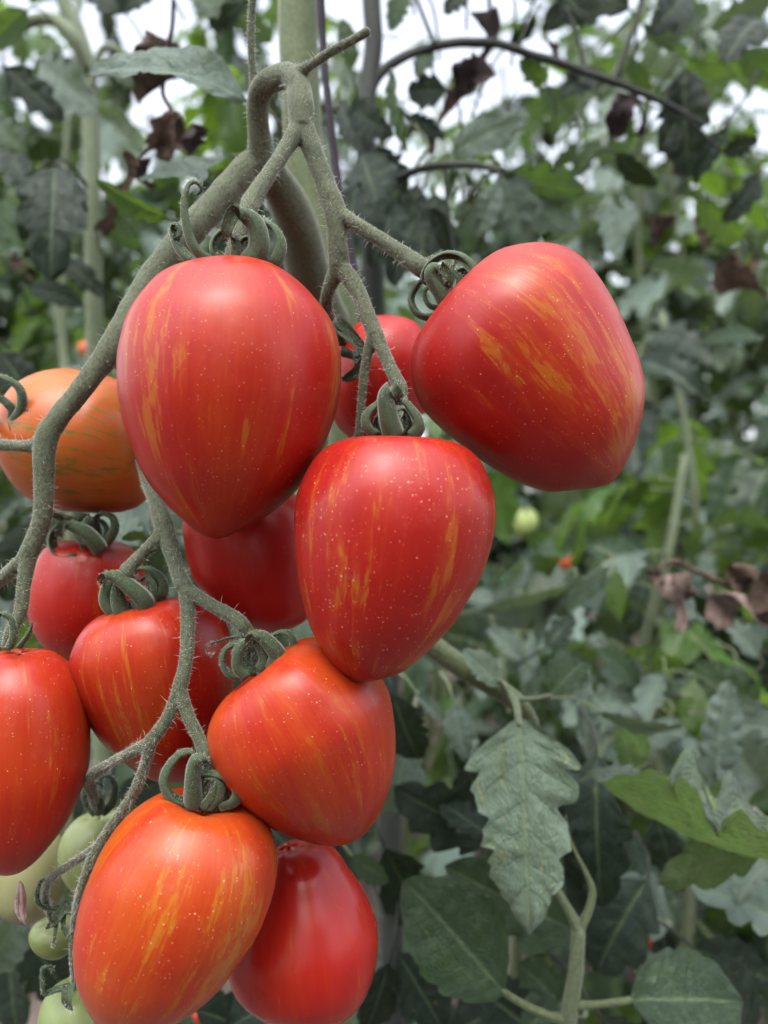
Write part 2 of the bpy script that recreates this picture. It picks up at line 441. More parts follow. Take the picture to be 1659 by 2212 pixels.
# ---- compound leaves for the plants behind, shared between copies
def compound(seed, npairs=3):
    """list of (kind, 4x4) leaflets and rachis rows of one compound leaf of unit length; grows along +Y, up is +Z"""
    r = random.Random(seed)
    rise, droop = r.uniform(.15, .45), r.uniform(.9, 1.7)
    side = r.uniform(-.25, .25)
    rows, dirs = [], []
    p = Vector((0, 0, 0)); a = rise
    n = 16
    for i in range(n + 1):
        rows.append(p.copy()); d = Vector((math.sin(side * i / n), math.cos(a), math.sin(a))).normalized(); dirs.append(d)
        p = p + d * (.72 / n); a -= droop / n
    L = []
    def add(i, s, size):
        d = dirs[i]; sx = Vector((1, 0, 0)) * s
        if s == 0: y = d + Vector((r.uniform(-.1, .1), 0, -.35))
        else: y = sx + d * r.uniform(.25, .7) + Vector((0, 0, r.uniform(-1.0, -.05)))
        y.normalize()
        z = Vector((r.uniform(-.45, .45), r.uniform(-.4, .4), 1)); z = (z - y * z.dot(y)).normalized(); x = y.cross(z)
        m = Matrix(((x.x, y.x, z.x, rows[i].x), (x.y, y.y, z.y, rows[i].y), (x.z, y.z, z.z, rows[i].z), (0, 0, 0, 1))) @ Matrix.Scale(size, 4)
        L.append((r.randrange(6), m))
    for k in range(npairs):
        i = int(n * (.35 + .5 * k / max(1, npairs - 1)))
        for s in (-1, 1):
            add(min(n, i + r.randrange(0, 2)), s, r.uniform(.26, .40))
            if r.random() < .4: add(max(1, i - 2), s, r.uniform(.08, .14))
    add(n, 0, r.uniform(.36, .46))
    return L, [tuple(q) + (.009 * (1 - .6 * i / n),) for i, q in enumerate(rows)]

LEAFLETS = {}
for res, (nu, nv) in (('near', (22, 5)), ('far', (12, 3))):
    LEAFLETS[res] = [leaf_geo(nu=nu, nv=nv, width=[.55, .5, .62, .48, .58, .52][k], lobes=[4, 4, 3, 4, 5, 3][k], depth=[.42, .5, .52, .4, .45, .55][k], crk=.04, serr=.12,
                              fold=[.15, .45, .25, -.2, .6, .1][k], bend=[.6, 1.2, .3, 1.6, .9, -.5][k], wave=[.03, .05, .04, .05, .06, .03][k], seed=20 + k, deep=.35) for k in range(6)]
COMP = [compound(100 + k, 3 if k % 3 else 2) for k in range(10)]
MATS_BG = ['leaf', 'leaf_dusty', 'leaf', 'leaf_fresh', 'leaf_dusty', 'leaf_dark']
_cache = {}
def leaflet_mesh(k, mat):
    key = ('n', k, mat)
    if key not in _cache:
        V, F, UV = LEAFLETS['near'][k]; _cache[key] = mesh_from('leaflet', V, F, M[mat + '_far'], uv=UV)
    return _cache[key]
def rachis_mesh(c):
    key = ('r', c)
    if key not in _cache:
        v, f = tube(COMP[c][1], seg=6, n=14); _cache[key] = mesh_from('leaf', v, f, M['stalk'])
    return _cache[key]
def compound_mesh(c, mat):
    key = ('c', c, mat)
    if key not in _cache:
        V, F, UV = [], [], []
        for k, m in COMP[c][0]:
            lv, lf, lu = LEAFLETS['far'][k]; b = len(V)
            V += [m @ Vector(q) for q in lv]; F += [tuple(i + b for i in q) for q in lf]; UV += list(lu)
        v, f = tube(COMP[c][1], seg=5, n=9); b = len(V)
        V += list(v); F += [tuple(i + b for i in q) for q in f]; UV += [(.5, 0.0)] * len(v)
        _cache[key] = mesh_from('leaf', V, F, M[mat + '_far'], uv=UV)
    return _cache[key]

def plant(loc, h, nleaf, seed, label, group=None, near=False, z0=.25, size=(.22, .34), mats=MATS_BG, az=None, lean=(0, 0), skip=None, stem=True, stemr=.008):
    r = random.Random(seed)
    root = empty('tomato_plant', loc); tag(root, label, 'tomato plant', group)
    rows = []
    for i in range(9):
        z = h * i / 8
        rows.append((lean[0] * z + .02 * math.sin(i * 1.3 + seed), lean[1] * z + .02 * math.cos(i * 1.7 + seed), z, stemr * (1.1 - .6 * i / 8)))
    cr = catmull(rows, 60)
    if stem:
        v, f = tube(rows, seg=9, n=40); link('stem', mesh_from('stem', v, f, M['stalk_pale' if r.random() < .5 else 'stalk']), root)
    for k in range(nleaf):
        z = z0 + (h - z0) * (k + r.uniform(0, .8)) / nleaf
        q = cr[min(59, int(z / h * 59))]
        a = k * 2.4 + r.uniform(-.5, .5) if az is None else r.uniform(*az)
        s = r.uniform(*size) * (1 - .35 * max(0, (z / h - .75)) / .25)
        c = r.randrange(len(COMP)); mat = r.choice(mats)
        wp = Vector(loc) + Vector(q[:3])
        tip = wp + Vector((math.sin(-a) * s, math.cos(a) * s, 0))
        if skip and skip(wp, tip): continue
        R = Matrix.Rotation(a, 4, 'Z') @ Matrix.Rotation(r.uniform(-.5, .25), 4, 'X') @ Matrix.Rotation(r.uniform(-.4, .4), 4, 'Y')
        o = link('leaf', rachis_mesh(c) if near else compound_mesh(c, mat), root)
        o.matrix_local = Matrix.Translation(Vector(q[:3])) @ R @ Matrix.Scale(s, 4)
        if near:
            for kk, m in COMP[c][0]:
                l = link('leaflet', leaflet_mesh(kk, mat), o); l.matrix_local = m
    return root

# ------------------------------------------------------------------ fruit
TOCAM = Vector((0, -1, 0))
def fruit_geo(outline, pole, tip, d, lean=0.0, depth=1.0, dimple=.0025, dr=.006, lobe=(0, 5, 0), nt=64, na=88):
    """solid whose outline across the picture is the given pixel loop; pole and tip are indices into it"""
    n = len(outline)
    pts = np.array(outline, float)
    dense = []; idx = {}
    q = np.vstack([pts[-1], pts, pts[0], pts[1]])
    for i in range(1, n + 1):
        idx[i - 1] = len(dense)
        p0, p1, p2, p3 = q[i - 1], q[i], q[i + 1], q[i + 2]
        for t in np.linspace(0, 1, 12, endpoint=False):
            dense.append(.5 * ((2 * p1) + (-p0 + p2) * t + (2 * p0 - 5 * p1 + 4 * p2 - p3) * t * t + (-p0 + 3 * p1 - 3 * p2 + p3) * t ** 3))
    dense = np.array(dense); m = len(dense)
    def chain(a, b):
        k = [a]
        while k[-1] != b: k.append((k[-1] + 1) % m)
        c = dense[k]; s = np.r_[0, np.cumsum(np.linalg.norm(np.diff(c, axis=0), axis=1))]; return c, s / s[-1]
    ra, rs = chain(idx[pole], idx[tip]); la, ls = chain(idx[tip], idx[pole]); la = la[::-1]; ls = 1 - ls[::-1]
    tau = (1 - np.cos(np.linspace(0, math.pi, nt))) / 2
    tau = .55 * tau + .45 * np.linspace(0, 1, nt)
    Rr = np.stack([np.interp(tau, rs, ra[:, k]) for k in (0, 1)], 1); Ll = np.stack([np.interp(tau, ls, la[:, k]) for k in (0, 1)], 1)
    ctr = dense.mean(0); C0 = P(ctr[0], ctr[1], d)
    ax2 = np.array(outline[pole], float) - np.array(outline[tip], float); axl = np.linalg.norm(ax2); ax2 /= axl
    px = PX(d)
    AX = Vector((ax2[0], 0, -ax2[1]))
    V, S, F = [], [], []
    for i in range(nt):
        c = (Rr[i] + Ll[i]) / 2; h = (Rr[i] - Ll[i]) / 2; rad = np.linalg.norm(h)
        along = np.dot(c - ctr, ax2) / axl
        g = math.exp(-((tau[i] - .25) / .16) ** 2)
        for j in range(na):
            a = 2 * math.pi * j / na
            k = 1 + lobe[0] * g * math.cos(lobe[1] * a + lobe[2])
            p2 = c + h * math.cos(a) * k
            p2 = ctr + (p2 - ctr) * .99
            pos = Vector(((p2[0] - ctr[0]) * px, -rad * px * depth * math.sin(a) * k - lean * along * axl * px, -(p2[1] - ctr[1]) * px))
            if tau[i] < .4:
                e = dimple * math.exp(-(rad * px / dr) ** 2) * (1 + .25 * math.cos(5 * a))
                pos -= AX * e
            V.append(pos); S.append((math.cos(a), math.sin(a), tau[i]))
    for i in range(nt - 1):
        for j in range(na):
            k = (j + 1) % na
            F.append((i * na + j, i * na + k, (i + 1) * na + k, (i + 1) * na + j))
    return V, F, S, C0

def strap(rows, W, w0, thick=.34, n=30, seg=10, taper=.20, curv=.85):
    """fleshy ribbon along rows (x, y, z); W is its width direction, w0 its half width at the base"""
    c = catmull(rows, n); T, _, _ = frames(c)
    V, F = [], []
    W = np.array(W, float)
    for i in range(n):
        s = i / (n - 1)
        wv = W - T[i] * np.dot(W, T[i]); wv /= np.linalg.norm(wv) + 1e-9
        nn = np.cross(T[i], wv)
        hw = w0 * 1.22 * (1.0 - (1 - taper) * s ** 1.5) * (1 if s < .86 else max(.05, 1 - ((s - .86) / .14) ** 1.5 * .95))
        th = max(hw * thick, w0 * .12 * (1 - .6 * s)); th = min(th, hw)
        for j in range(seg):
            a = 2 * math.pi * j / seg
            x = math.cos(a); z = math.sin(a) * th - curv * hw * (x * x - .4)
            V.append(c[i] + wv * hw * x + nn * z)
    for i in range(n - 1):
        for j in range(seg):
            k = (j + 1) % seg
            F.append((i * seg + j, i * seg + k, (i + 1) * seg + k, (i + 1) * seg + j))
    F.append(tuple(range(seg - 1, -1, -1))); F.append(tuple((n - 1) * seg + j for j in range(seg)))
    return V, F

def hairs(curves, per_m, lens, rad, rng, lay=.35):
    """fine hairs standing on tubes given as (centres, radii); one joined mesh"""
    V, F = [], []
    for c, r in curves:
        L = np.linalg.norm(np.diff(c, axis=0), axis=1).sum(); T, A, B = frames(c)
        for _ in range(int(L * per_m)):
            k = rng.uniform(0, len(c) - 1.001); i = int(k); f = k - i
            p = c[i] * (1 - f) + c[i + 1] * f; rr = r[i] * (1 - f) + r[i + 1] * f
            a = rng.uniform(0, 2 * math.pi)
            d = math.cos(a) * A[i] + math.sin(a) * B[i]; s = np.cross(T[i], d)
            ln = rng.uniform(*lens)
            dd = d + T[i] * rng.uniform(-lay, lay) + s * rng.uniform(-lay, lay)
            p0 = p + d * rr * .93; p1 = p0 + dd * ln * .55
            p2 = p1 + (dd * .8 + T[i] * rng.uniform(-.5, .5) + s * rng.uniform(-.4, .4) - np.array([0, 0, .2])) * ln * .5
            b = len(V)
            for q, w_ in ((p0, rad), (p1, rad * .7)):
                V += [q + T[i] * w_, q - T[i] * w_ * .5 + s * w_ * .87, q - T[i] * w_ * .5 - s * w_ * .87]
            V.append(p2)
            for j in range(3):
                k2 = (j + 1) % 3
                F.append((b + j, b + k2, b + 3 + k2, b + 3 + j)); F.append((b + 3 + j, b + 3 + k2, b + 6))
    return V, F

RED, ORED, GOLD = (.315, .0105, .0065), (.37, .036, .0065), (.37, .095, .010)
TOMATOES = []
def tomato(label, outline, pole, tip, d, mat, sepals=(), group='ripening tomatoes on the truss', lean=0.0, depth=1.0, dimple=.0025, lobe=(0, 5, 0), dr=.006, fuzz=True, small=False, rosette=0):
    V, F, S, C0 = fruit_geo(outline, pole, tip, d, lean, depth, dimple, dr, lobe, *((40, 56) if small else (64, 88)))
    root = empty('tomato', C0); tag(root, label, 'tomato', group)
    skin = skin_material('tomato_skin', **mat)
    link('fruit', mesh_from('fruit', V, F, skin, vec=S), root)
    curves = []
    if rosette: sepals = list(sepals) + extra_sepals(outline[pole], outline[tip], rosette, sepals[0][3] if len(sepals[0]) > 3 else d, int(d * 9999) + len(label))
    for sp in sepals:
        pts, azd, wpx = hook(sp[0]), sp[1], sp[2]; d0 = sp[3] if len(sp) > 3 else d
        a = math.radians(azd); px = PX(d0); n = len(pts); rows = []
        reach = np.linalg.norm(np.ptp(np.array(pts, float), axis=0)) * px
        for i, q in enumerate(pts):
            s = i / (n - 1); b = .002 + reach * .38 * math.sin(math.pi * min(1, s * .9 + .08))
            p = P(q[0], q[1], d0 - math.sin(a) * b); rows.append(tuple(p))
        Wd = (-math.sin(a), -math.cos(a) * .9, .12)
        v, f = strap(rows, Wd, wpx / 2 * px, thick=sp[4] if len(sp) > 4 else .34)
        child('sepal', v, f, M['sepal'], root)
        c = catmull(rows, 24); curves.append((c, np.full(24, wpx / 2 * px * .5)))
    if fuzz and curves:
        v, f = hairs(curves, 6500, (.0005, .0013), .00005, random.Random(int(d * 1e5)))
        tag(child('hair', v, f, M['hair'], root), kind='stuff')
    TOMATOES.append(root)
    return root

def hook(pts):
    """let the tip roll in on itself, the way the strip was already turning"""
    p = [np.array(q, float) for q in pts]
    if len(p) < 4: return pts
    a = p[-2] - p[-3]; b = p[-1] - p[-2]
    turn = math.copysign(1, a[0] * b[1] - a[1] * b[0]); ang = math.atan2(b[1], b[0]); L = min(11.0, np.linalg.norm(b))
    q = p[-1]
    for k in range(5):
        ang += turn * .62; L *= .88; q = q + L * np.array([math.cos(ang), math.sin(ang)]); p.append(q)
    return [tuple(x) for x in p]
def extra_sepals(pole, tip, n, d, seed):
    """further narrow sepals that rise from the stalk end and roll inwards"""
    r = random.Random(seed); ax = np.array(pole, float) - np.array(tip, float); ax /= np.linalg.norm(ax); pr = np.array([-ax[1], ax[0]])
    out = []
    for k in range(n):
        a = math.radians(360 * (k + r.uniform(.2, .8)) / n + 40); c = math.cos(a); R = r.uniform(34, 50); H = r.uniform(46, 72)
        f = lambda x, y: tuple(np.array(pole, float) + pr * c * x * R + ax * y * H + pr * 5 * math.sin(3 * a))
        out.append(([f(.15, -.02), f(.6, .06), f(.98, .35), f(.95, .72), f(.6, .98), f(.25, .9)], math.degrees(math.atan2(math.sin(a), c * pr[0])), r.uniform(17, 24), d))
    return out
def skin(red=RED, orange=ORED, gold=GOLD, seed=1, **k): return dict(red=red, orange=orange, gold=gold, seed=seed, **k)

tomato('large egg shaped red tomato hanging from the topmost fork of the truss',
  [(508,570),(590,574),(645,607),(690,654),(720,699),(735,754),(739,804),(735,854),(725,899),(705,954),(675,1014),(640,1062),(585,1112),(515,1152),(475,1166),(435,1157),(400,1129),(360,1089),(320,1037),(292,974),(275,919),(265,864),(262,804),(265,764),(280,704),(305,659),(350,607),(425,576)],
  0, 14, .260, skin(seed=1, streak=0.63, warm=0.26, gate=[(116,.42,5,.13,.16),(130,.44,4,.07,.15),(143,.38,4,.08,.13),(127,.62,7,.06,.15),(124,.84,12,.06,.13),(170,.5,5,.10,.12),(103,.46,4,.06,.12),(14,.42,6,.14,.13),(70,.63,4,.06,.11),(62,.78,6,.05,.11),(45,.3,3,.1,.09)]),
  [([(470,573),(445,560),(418,534),(403,490),(397,440),(404,408),(416,392),(429,396)], 160, 30),
   ([(440,577),(410,563),(385,535),(373,505),(374,488),(383,486),(390,497)], 205, 30),
   ([(538,572),(558,545),(560,510),(550,478),(530,461),(508,458),(497,474),(489,498)], 72, 42),
   ([(575,577),(598,566),(609,535),(603,508),(586,487),(564,477)], 12, 32),
   ([(520,568),(535,540),(545,505),(555,480)], -70, 30)], lobe=(.012, 5, .4), depth=.97, rosette=3)

T2o = [(290,330),(345,245),(400,185),(450,150),(520,115),(620,98),(700,100),(780,125),(850,175),(900,235),(950,310),(1000,400),(1040,490),(1080,580),(1107,680),(1111,760),(1099,860),(1074,955),(1040,1040),(1012,1092),(980,1124),(930,1142),(860,1150),(760,1162),(690,1158),(600,1128),(500,1075),(400,1010),(300,930),(220,860),(160,790),(125,710),(108,620),(112,550),(135,490),(175,432),(230,385)]
tomato('heart shaped tomato tilted sideways with broad gold streaks, its stalk end under curled loops',
  [(829.5 + .5 * x, 483.9 + .5 * y) for x, y in T2o], 0, 19, .272, skin(red=(.285, .0095, .0072), seed=2, streak=0.642, warm=0.2, gate=[(100,.52,10,.22,.145),(76,.60,11,.17,.12),(60,.36,9,.09,.14),(80,.30,4,.10,.14),(113,.42,5,.09,.12),(85,.84,22,.07,.14),(54,.64,9,.14,.14),(130,.5,5,.12,.09),(64,.76,14,.08,.13),(95,.2,6,.06,.1)]),
  [([(1000,655),(1022,635),(1031,605),(1020,574),(994,553),(963,549),(935,562),(918,580),(911,600)], 25, 27),
   ([(968,668),(955,640),(938,613),(929,592),(937,578),(952,577),(971,598)], 100, 32),
   ([(960,676),(928,686),(900,676),(887,650),(893,628),(910,607),(927,589)], 200, 24),
   ([(990,652),(1006,628),(1012,602),(1002,585)], -40, 24),
   ([(930,600),(918,570),(925,558),(945,552),(965,548)], -80, 8)], lobe=(.016, 4, .9), depth=.95, dimple=.004, dr=.010, rosette=4)

tomato('speckled red tomato with pointed lower end, lowest of the three large ones',
  [(848,943),(880,943),(912,949),(945,951),(975,953),(1006,965),(1034,989),(1054,1024),(1067,1064),(1072,1104),(1069,1147),(1057,1197),(1039,1247),(1014,1292),(984,1342),(949,1382),(909,1422),(869,1452),(829,1466),(785,1475),(755,1468),(725,1442),(695,1402),(670,1357),(655,1307),(642,1247),(635,1177),(635,1117),(642,1067),(660,1024),(685,984),(715,960),(755,946),(805,941)],
  0, 19, .250, skin(red=(.305, .0105, .0072), seed=3, streak=0.63, warm=0.22, gate=[(57,.52,5,.10,.16),(117,.54,6,.09,.15),(122,.66,5,.05,.14),(75,.24,3,.08,.12),(42,.66,6,.07,.15),(40,.84,12,.05,.15),(130,.78,6,.05,.13),(92,.38,4,.05,.12),(106,.62,7,.03,.14),(60,.3,3,.12,.11),(100,.8,6,.04,.12)], dots=1.25),
  [([(850,941),(842,915),(836,885),(833,858),(841,840),(852,842)], 88, 40),
   ([(812,940),(793,924),(789,905),(796,890),(812,874),(830,868)], 165, 28),
   ([(893,944),(906,925),(903,905),(890,885),(873,868),(855,868)], 20, 32),
   ([(870,938),(878,905),(880,880)], -70, 26)], lobe=(.014, 6, 1.0), depth=.97, rosette=3)

tomato('red tomato half hidden behind the two largest ones, its shoulder showing between the forked stalks',
  [(745,735),(770,700),(820,683),(870,688),(905,705),(930,760),(928,850),(895,930),(830,968),(765,955),(715,900),(705,820),(720,765)],
  0, 8, .330, skin(red=(.33, .012, .009), seed=4, streak=0.66, warm=.25),
  [([(735,740),(725,700),(745,705),(770,730),(786,750)], 110, 22, .298),
   ([(738,745),(728,716),(752,728),(774,748),(785,765)], 90, 22, .297),
   ([(740,760),(770,770),(775,795),(760,808),(742,815)], 60, 30, .298)], small=True)

tomato('orange tomato lying sideways, half ripe with green stripes, behind the bare forked stalk',
  [(10,915),(25,868),(50,829),(85,809),(120,799),(155,796),(200,803),(235,811),(268,829),(300,868),(318,920),(328,980),(326,1040),(308,1084),(280,1103),(240,1110),(200,1110),(120,1102),(75,1082),(45,1055),(22,1018),(7,975)],
  0, 11, .322, skin(red=(.35, .062, .012), orange=(.40, .115, .018), gold=(.12, .11, .015), seed=5, streak=.600, warm=0.55, gate=[(60,.6,30,.25,.05),(100,.5,30,.3,.03)], dots=.5, mott=.7),
  [([(30,912),(43,892),(48,865),(43,840),(27,823),(-2,812)], 60, 20, .300),
   ([(25,905),(25,886),(16,875),(0,862),(-15,865)], 110, 20, .300),
   ([(30,919),(47,912),(61,904),(70,897),(65,888)], 40, 16, .298),
   ([(32,915),(33,930),(29,948)], 80, 22, .300)])

tomato('dark red tomato in shade behind the two largest, cut off above and beside by them',
  [(540,1040),(620,1052),(668,1110),(692,1190),(690,1270),(668,1335),(620,1362),(575,1364),(515,1347),(475,1317),(440,1277),(415,1237),(400,1172),(397,1122),(415,1075),(470,1048)],
  0, 7, .312, skin(red=(.34, .012, .010), orange=(.38, .035, .009), seed=6, streak=0.68, warm=.25, dots=.6), small=True, depth=.9)

tomato('red tomato tucked behind a crossing stalk, below the sideways orange one',
  [(195,1172),(245,1168),(285,1190),(310,1250),(305,1330),(262,1405),(205,1442),(160,1440),(110,1402),(78,1352),(68,1295),(75,1240),(92,1195),(115,1172),(155,1164)],
  0, 7, .330, skin(seed=7, streak=0.63, warm=.35),
  [([(170,1200),(138,1206),(112,1182),(114,1148),(138,1134),(166,1148),(180,1182)], 195, 24, .312),
   ([(212,1190),(202,1174),(182,1152),(146,1136)], 90, 34, .308),
   ([(212,1188),(238,1165),(251,1138),(242,1115),(218,1110)], 25, 24, .314),
   ([(205,1185),(215,1150),(205,1125)], -60, 24, .318)], lobe=(.02, 5, 1.3), small=True, rosette=4)

tomato('red tomato crossed by the hanging stalk, its calyx closed like a small green bowl',
  [(300,1312),(345,1292),(395,1286),(440,1293),(480,1330),(500,1385),(505,1440),(502,1500),(490,1570),(468,1640),(430,1685),(385,1700),(340,1696),(298,1678),(250,1630),(215,1590),(190,1537),(172,1490),(164,1437),(170,1402),(190,1360),(220,1329),(258,1314)],
  0, 12, .290, skin(seed=8, streak=0.622, warm=0.4, gate=[(104,.60,8,.14,.14),(125,.42,4,.2,.11),(140,.5,5,.2,.10),(82,.62,6,.08,.10)]),
  [([(312,1325),(308,1300),(285,1276),(258,1253),(240,1240)], 80, 38, .276),
   ([(285,1332),(248,1326),(226,1300),(229,1268),(246,1250),(262,1258)], 140, 36, .278),
   ([(275,1333),(258,1322),(250,1290),(254,1262)], 100, 34, .277),
   ([(318,1322),(345,1299),(356,1268),(346,1244),(322,1229),(300,1228)], 10, 26, .282),
   ([(312,1310),(325,1275),(318,1246)], -40, 30, .285)], lean=.18, lobe=(.022, 5, .8), dimple=.003, rosette=4)

tomato('orange red tomato cut off by the picture edge, long and smooth with few streaks',
  [(45,1397),(100,1406),(140,1435),(170,1477),(184,1537),(187,1612),(184,1665),(170,1715),(145,1775),(115,1820),(75,1865),(35,1888),(-10,1878),(-50,1835),(-80,1760),(-98,1670),(-100,1580),(-82,1490),(-45,1428),(0,1402)],
  0, 11, .270, skin(red=(.34, .0155, .007), seed=9, streak=0.63, warm=0.52, gate=[(84,.52,6,.08,.13),(70,.7,6,.06,.10),(110,.6,8,.1,.08)]),
  [([(20,1402),(30,1375),(25,1340),(5,1325),(-15,1335)], 60, 16, .262),
   ([(40,1400),(62,1370),(70,1345)], -30, 18, .275)])

tomato('squat orange red tomato with lobed shoulder, beneath the pointed speckled one',
  [(560,1447),(605,1402),(650,1374),(710,1374),(770,1405),(815,1450),(839,1487),(851,1537),(857,1612),(851,1685),(829,1755),(800,1805),(770,1830),(730,1840),(680,1835),(625,1810),(575,1780),(525,1730),(490,1685),(468,1640),(460,1577),(472,1527),(505,1482)],
  0, 13, .266, skin(red=(.34, .0155, .007), orange=(.42, .052, .008), seed=10, streak=0.624, warm=0.55, gate=[(60,.62,6,.10,.12),(98,.68,9,.12,.10),(30,.5,5,.2,.11),(115,.5,5,.14,.09),(80,.45,4,.12,.08)]),
  [([(530,1464),(510,1442),(513,1408),(528,1388),(543,1379)], 130, 26, .256),
   ([(520,1464),(494,1456),(480,1431),(485,1404),(502,1392),(523,1385)], 175, 22, .258),
   ([(592,1448),(602,1422),(588,1397),(569,1377),(555,1369)], 70, 36, .255),
   ([(612,1428),(632,1409),(635,1384),(622,1367),(602,1366),(586,1377)], 20, 22, .258),
   ([(560,1462),(585,1456),(600,1445),(606,1430)], 90, 26, .257),
   ([(548,1376),(502,1377),(476,1384),(452,1392)], 200, 9, .258)], lean=.22, lobe=(.035, 4, 2.2), dimple=.004, dr=.009, rosette=5)

tomato('orange tomato with yellow blotches and a pointed tip, lowest at the front of the cluster',
  [(440,1742),(495,1744),(530,1751),(557,1767),(580,1800),(595,1840),(598,1890),(590,1940),(565,2005),(530,2060),(490,2115),(440,2160),(390,2190),(335,2210),(290,2221),(258,2218),(222,2200),(200,2170),(185,2125),(171,2070),(169,2010),(180,1940),(200,1880),(225,1825),(260,1776),(302,1740),(350,1717),(395,1727)],
  0, 15, .250, skin(red=(.36, .024, .007), orange=(.40, .060, .0075), gold=(.40, .130, .012), seed=11, streak=0.632, warm=.50, gate=[(48,.34,14,.12,.14),(22,.52,10,.18,.15),(38,.5,12,.14,.11),(92,.42,10,.12,.09),(85,.76,7,.10,.10),(160,.35,8,.14,.12),(110,.62,6,.1,.08)], dots=1.15),
  [([(400,1739),(370,1724),(353,1692),(362,1658),(384,1631),(406,1621),(419,1628)], 160, 30),
   ([(414,1742),(414,1704),(415,1668),(421,1644)], 92, 36),
   ([(452,1743),(470,1726),(477,1703),(468,1685)], 60, 26),
   ([(478,1742),(508,1732),(518,1708),(503,1684),(474,1672),(445,1669),(421,1666)], 25, 30),
   ([(440,1740),(455,1705),(462,1680)], -80, 26)], lobe=(.012, 5, 2.0), rosette=4)

tomato('glossy deep red pear shaped tomato with a narrow neck, beside the lowest orange one',
  [(620,1813),(680,1820),(725,1842),(752,1882),(785,1930),(810,1985),(818,2030),(812,2090),(790,2145),(750,2185),(710,2204),(675,2206),(625,2193),(565,2166),(525,2136),(500,2105),(492,2050),(510,1985),(545,1915),(575,1855),(593,1828)],
  0, 11, .292, skin(red=(.33, .0115, .0085), orange=(.40, .032, .008), seed=12, streak=0.67, warm=.25, dots=.35, rough=.19), lobe=(.02, 4, .4))

GR = dict(red=(.19, .23, .085), orange=(.24, .28, .12), gold=(.07, .10, .018))
tomato('pale green unripe tomato with dark green dashes under a dried calyx',
  [(215,1752),(260,1762),(292,1800),(300,1860),(272,1915),(220,1942),(170,1922),(136,1872),(134,1812),(165,1768)], 0, 5, .330,
  skin(seed=13, streak=.600, warm=.5, dots=.2, **GR),
  [([(205,1760),(185,1735),(183,1705),(200,1690)], 150, 18, .318), ([(225,1757),(245,1735),(250,1700),(240,1680)], 40, 18, .318), ([(212,1757),(215,1730),(212,1700)], 90, 20, .316)], group='green tomatoes low on the truss', small=True)
tomato('cream green unripe tomato behind the tip of the edge cropped red one',
  [(70,1795),(120,1812),(145,1860),(145,1915),(120,1960),(75,1990),(30,1980),(-8,1945),(-15,1880),(0,1825),(30,1800)], 0, 5, .352,
  skin(seed=14, streak=.70, warm=.5, dots=.2, red=(.20, .20, .09), orange=(.25, .25, .125), gold=(.10, .12, .03)), group='green tomatoes low on the truss', small=True)
tomato('tiny green tomato under long curling sepals beside the lowest orange one',
  [(118,1978),(150,1984),(168,2008),(166,2038),(145,2062),(120,2068),(92,2056),(72,2035),(67,2008),(85,1986)], 0, 5, .300,
  skin(seed=15, streak=.72, warm=.4, dots=.3, red=(.16, .20, .07), orange=(.20, .235, .10), gold=(.10, .13, .03)),
  [([(128,1962),(102,1963),(83,1952),(79,1933),(85,1907)], 120, 12, .288), ([(150,1953),(120,1985),(99,2008)], 80, 20, .282), ([(138,1970),(137,2005),(155,2034),(177,2051)], 60, 9, .280), ([(122,1990),(120,2020),(113,2045)], 95, 8, .282)], group='green tomatoes low on the truss', small=True)
tomato('small green tomato at the very bottom with a drooping dark sepal',
  [(165,2118),(215,2130),(245,2170),(248,2220),(220,2270),(165,2285),(112,2268),(88,2220),(92,2165),(118,2130)], 0, 5, .300,
  skin(seed=16, streak=.72, warm=.5, dots=.2, red=(.18, .235, .085), orange=(.22, .27, .12), gold=(.10, .15, .03)),
  [([(150,2132),(118,2140),(97,2148),(92,2130),(90,2098)], 140, 14, .288), ([(150,2125),(146,2160),(156,2184)], 90, 22, .280), ([(175,2130),(190,2140),(205,2135)], 20, 16, .288)], group='green tomatoes low on the truss', small=True)

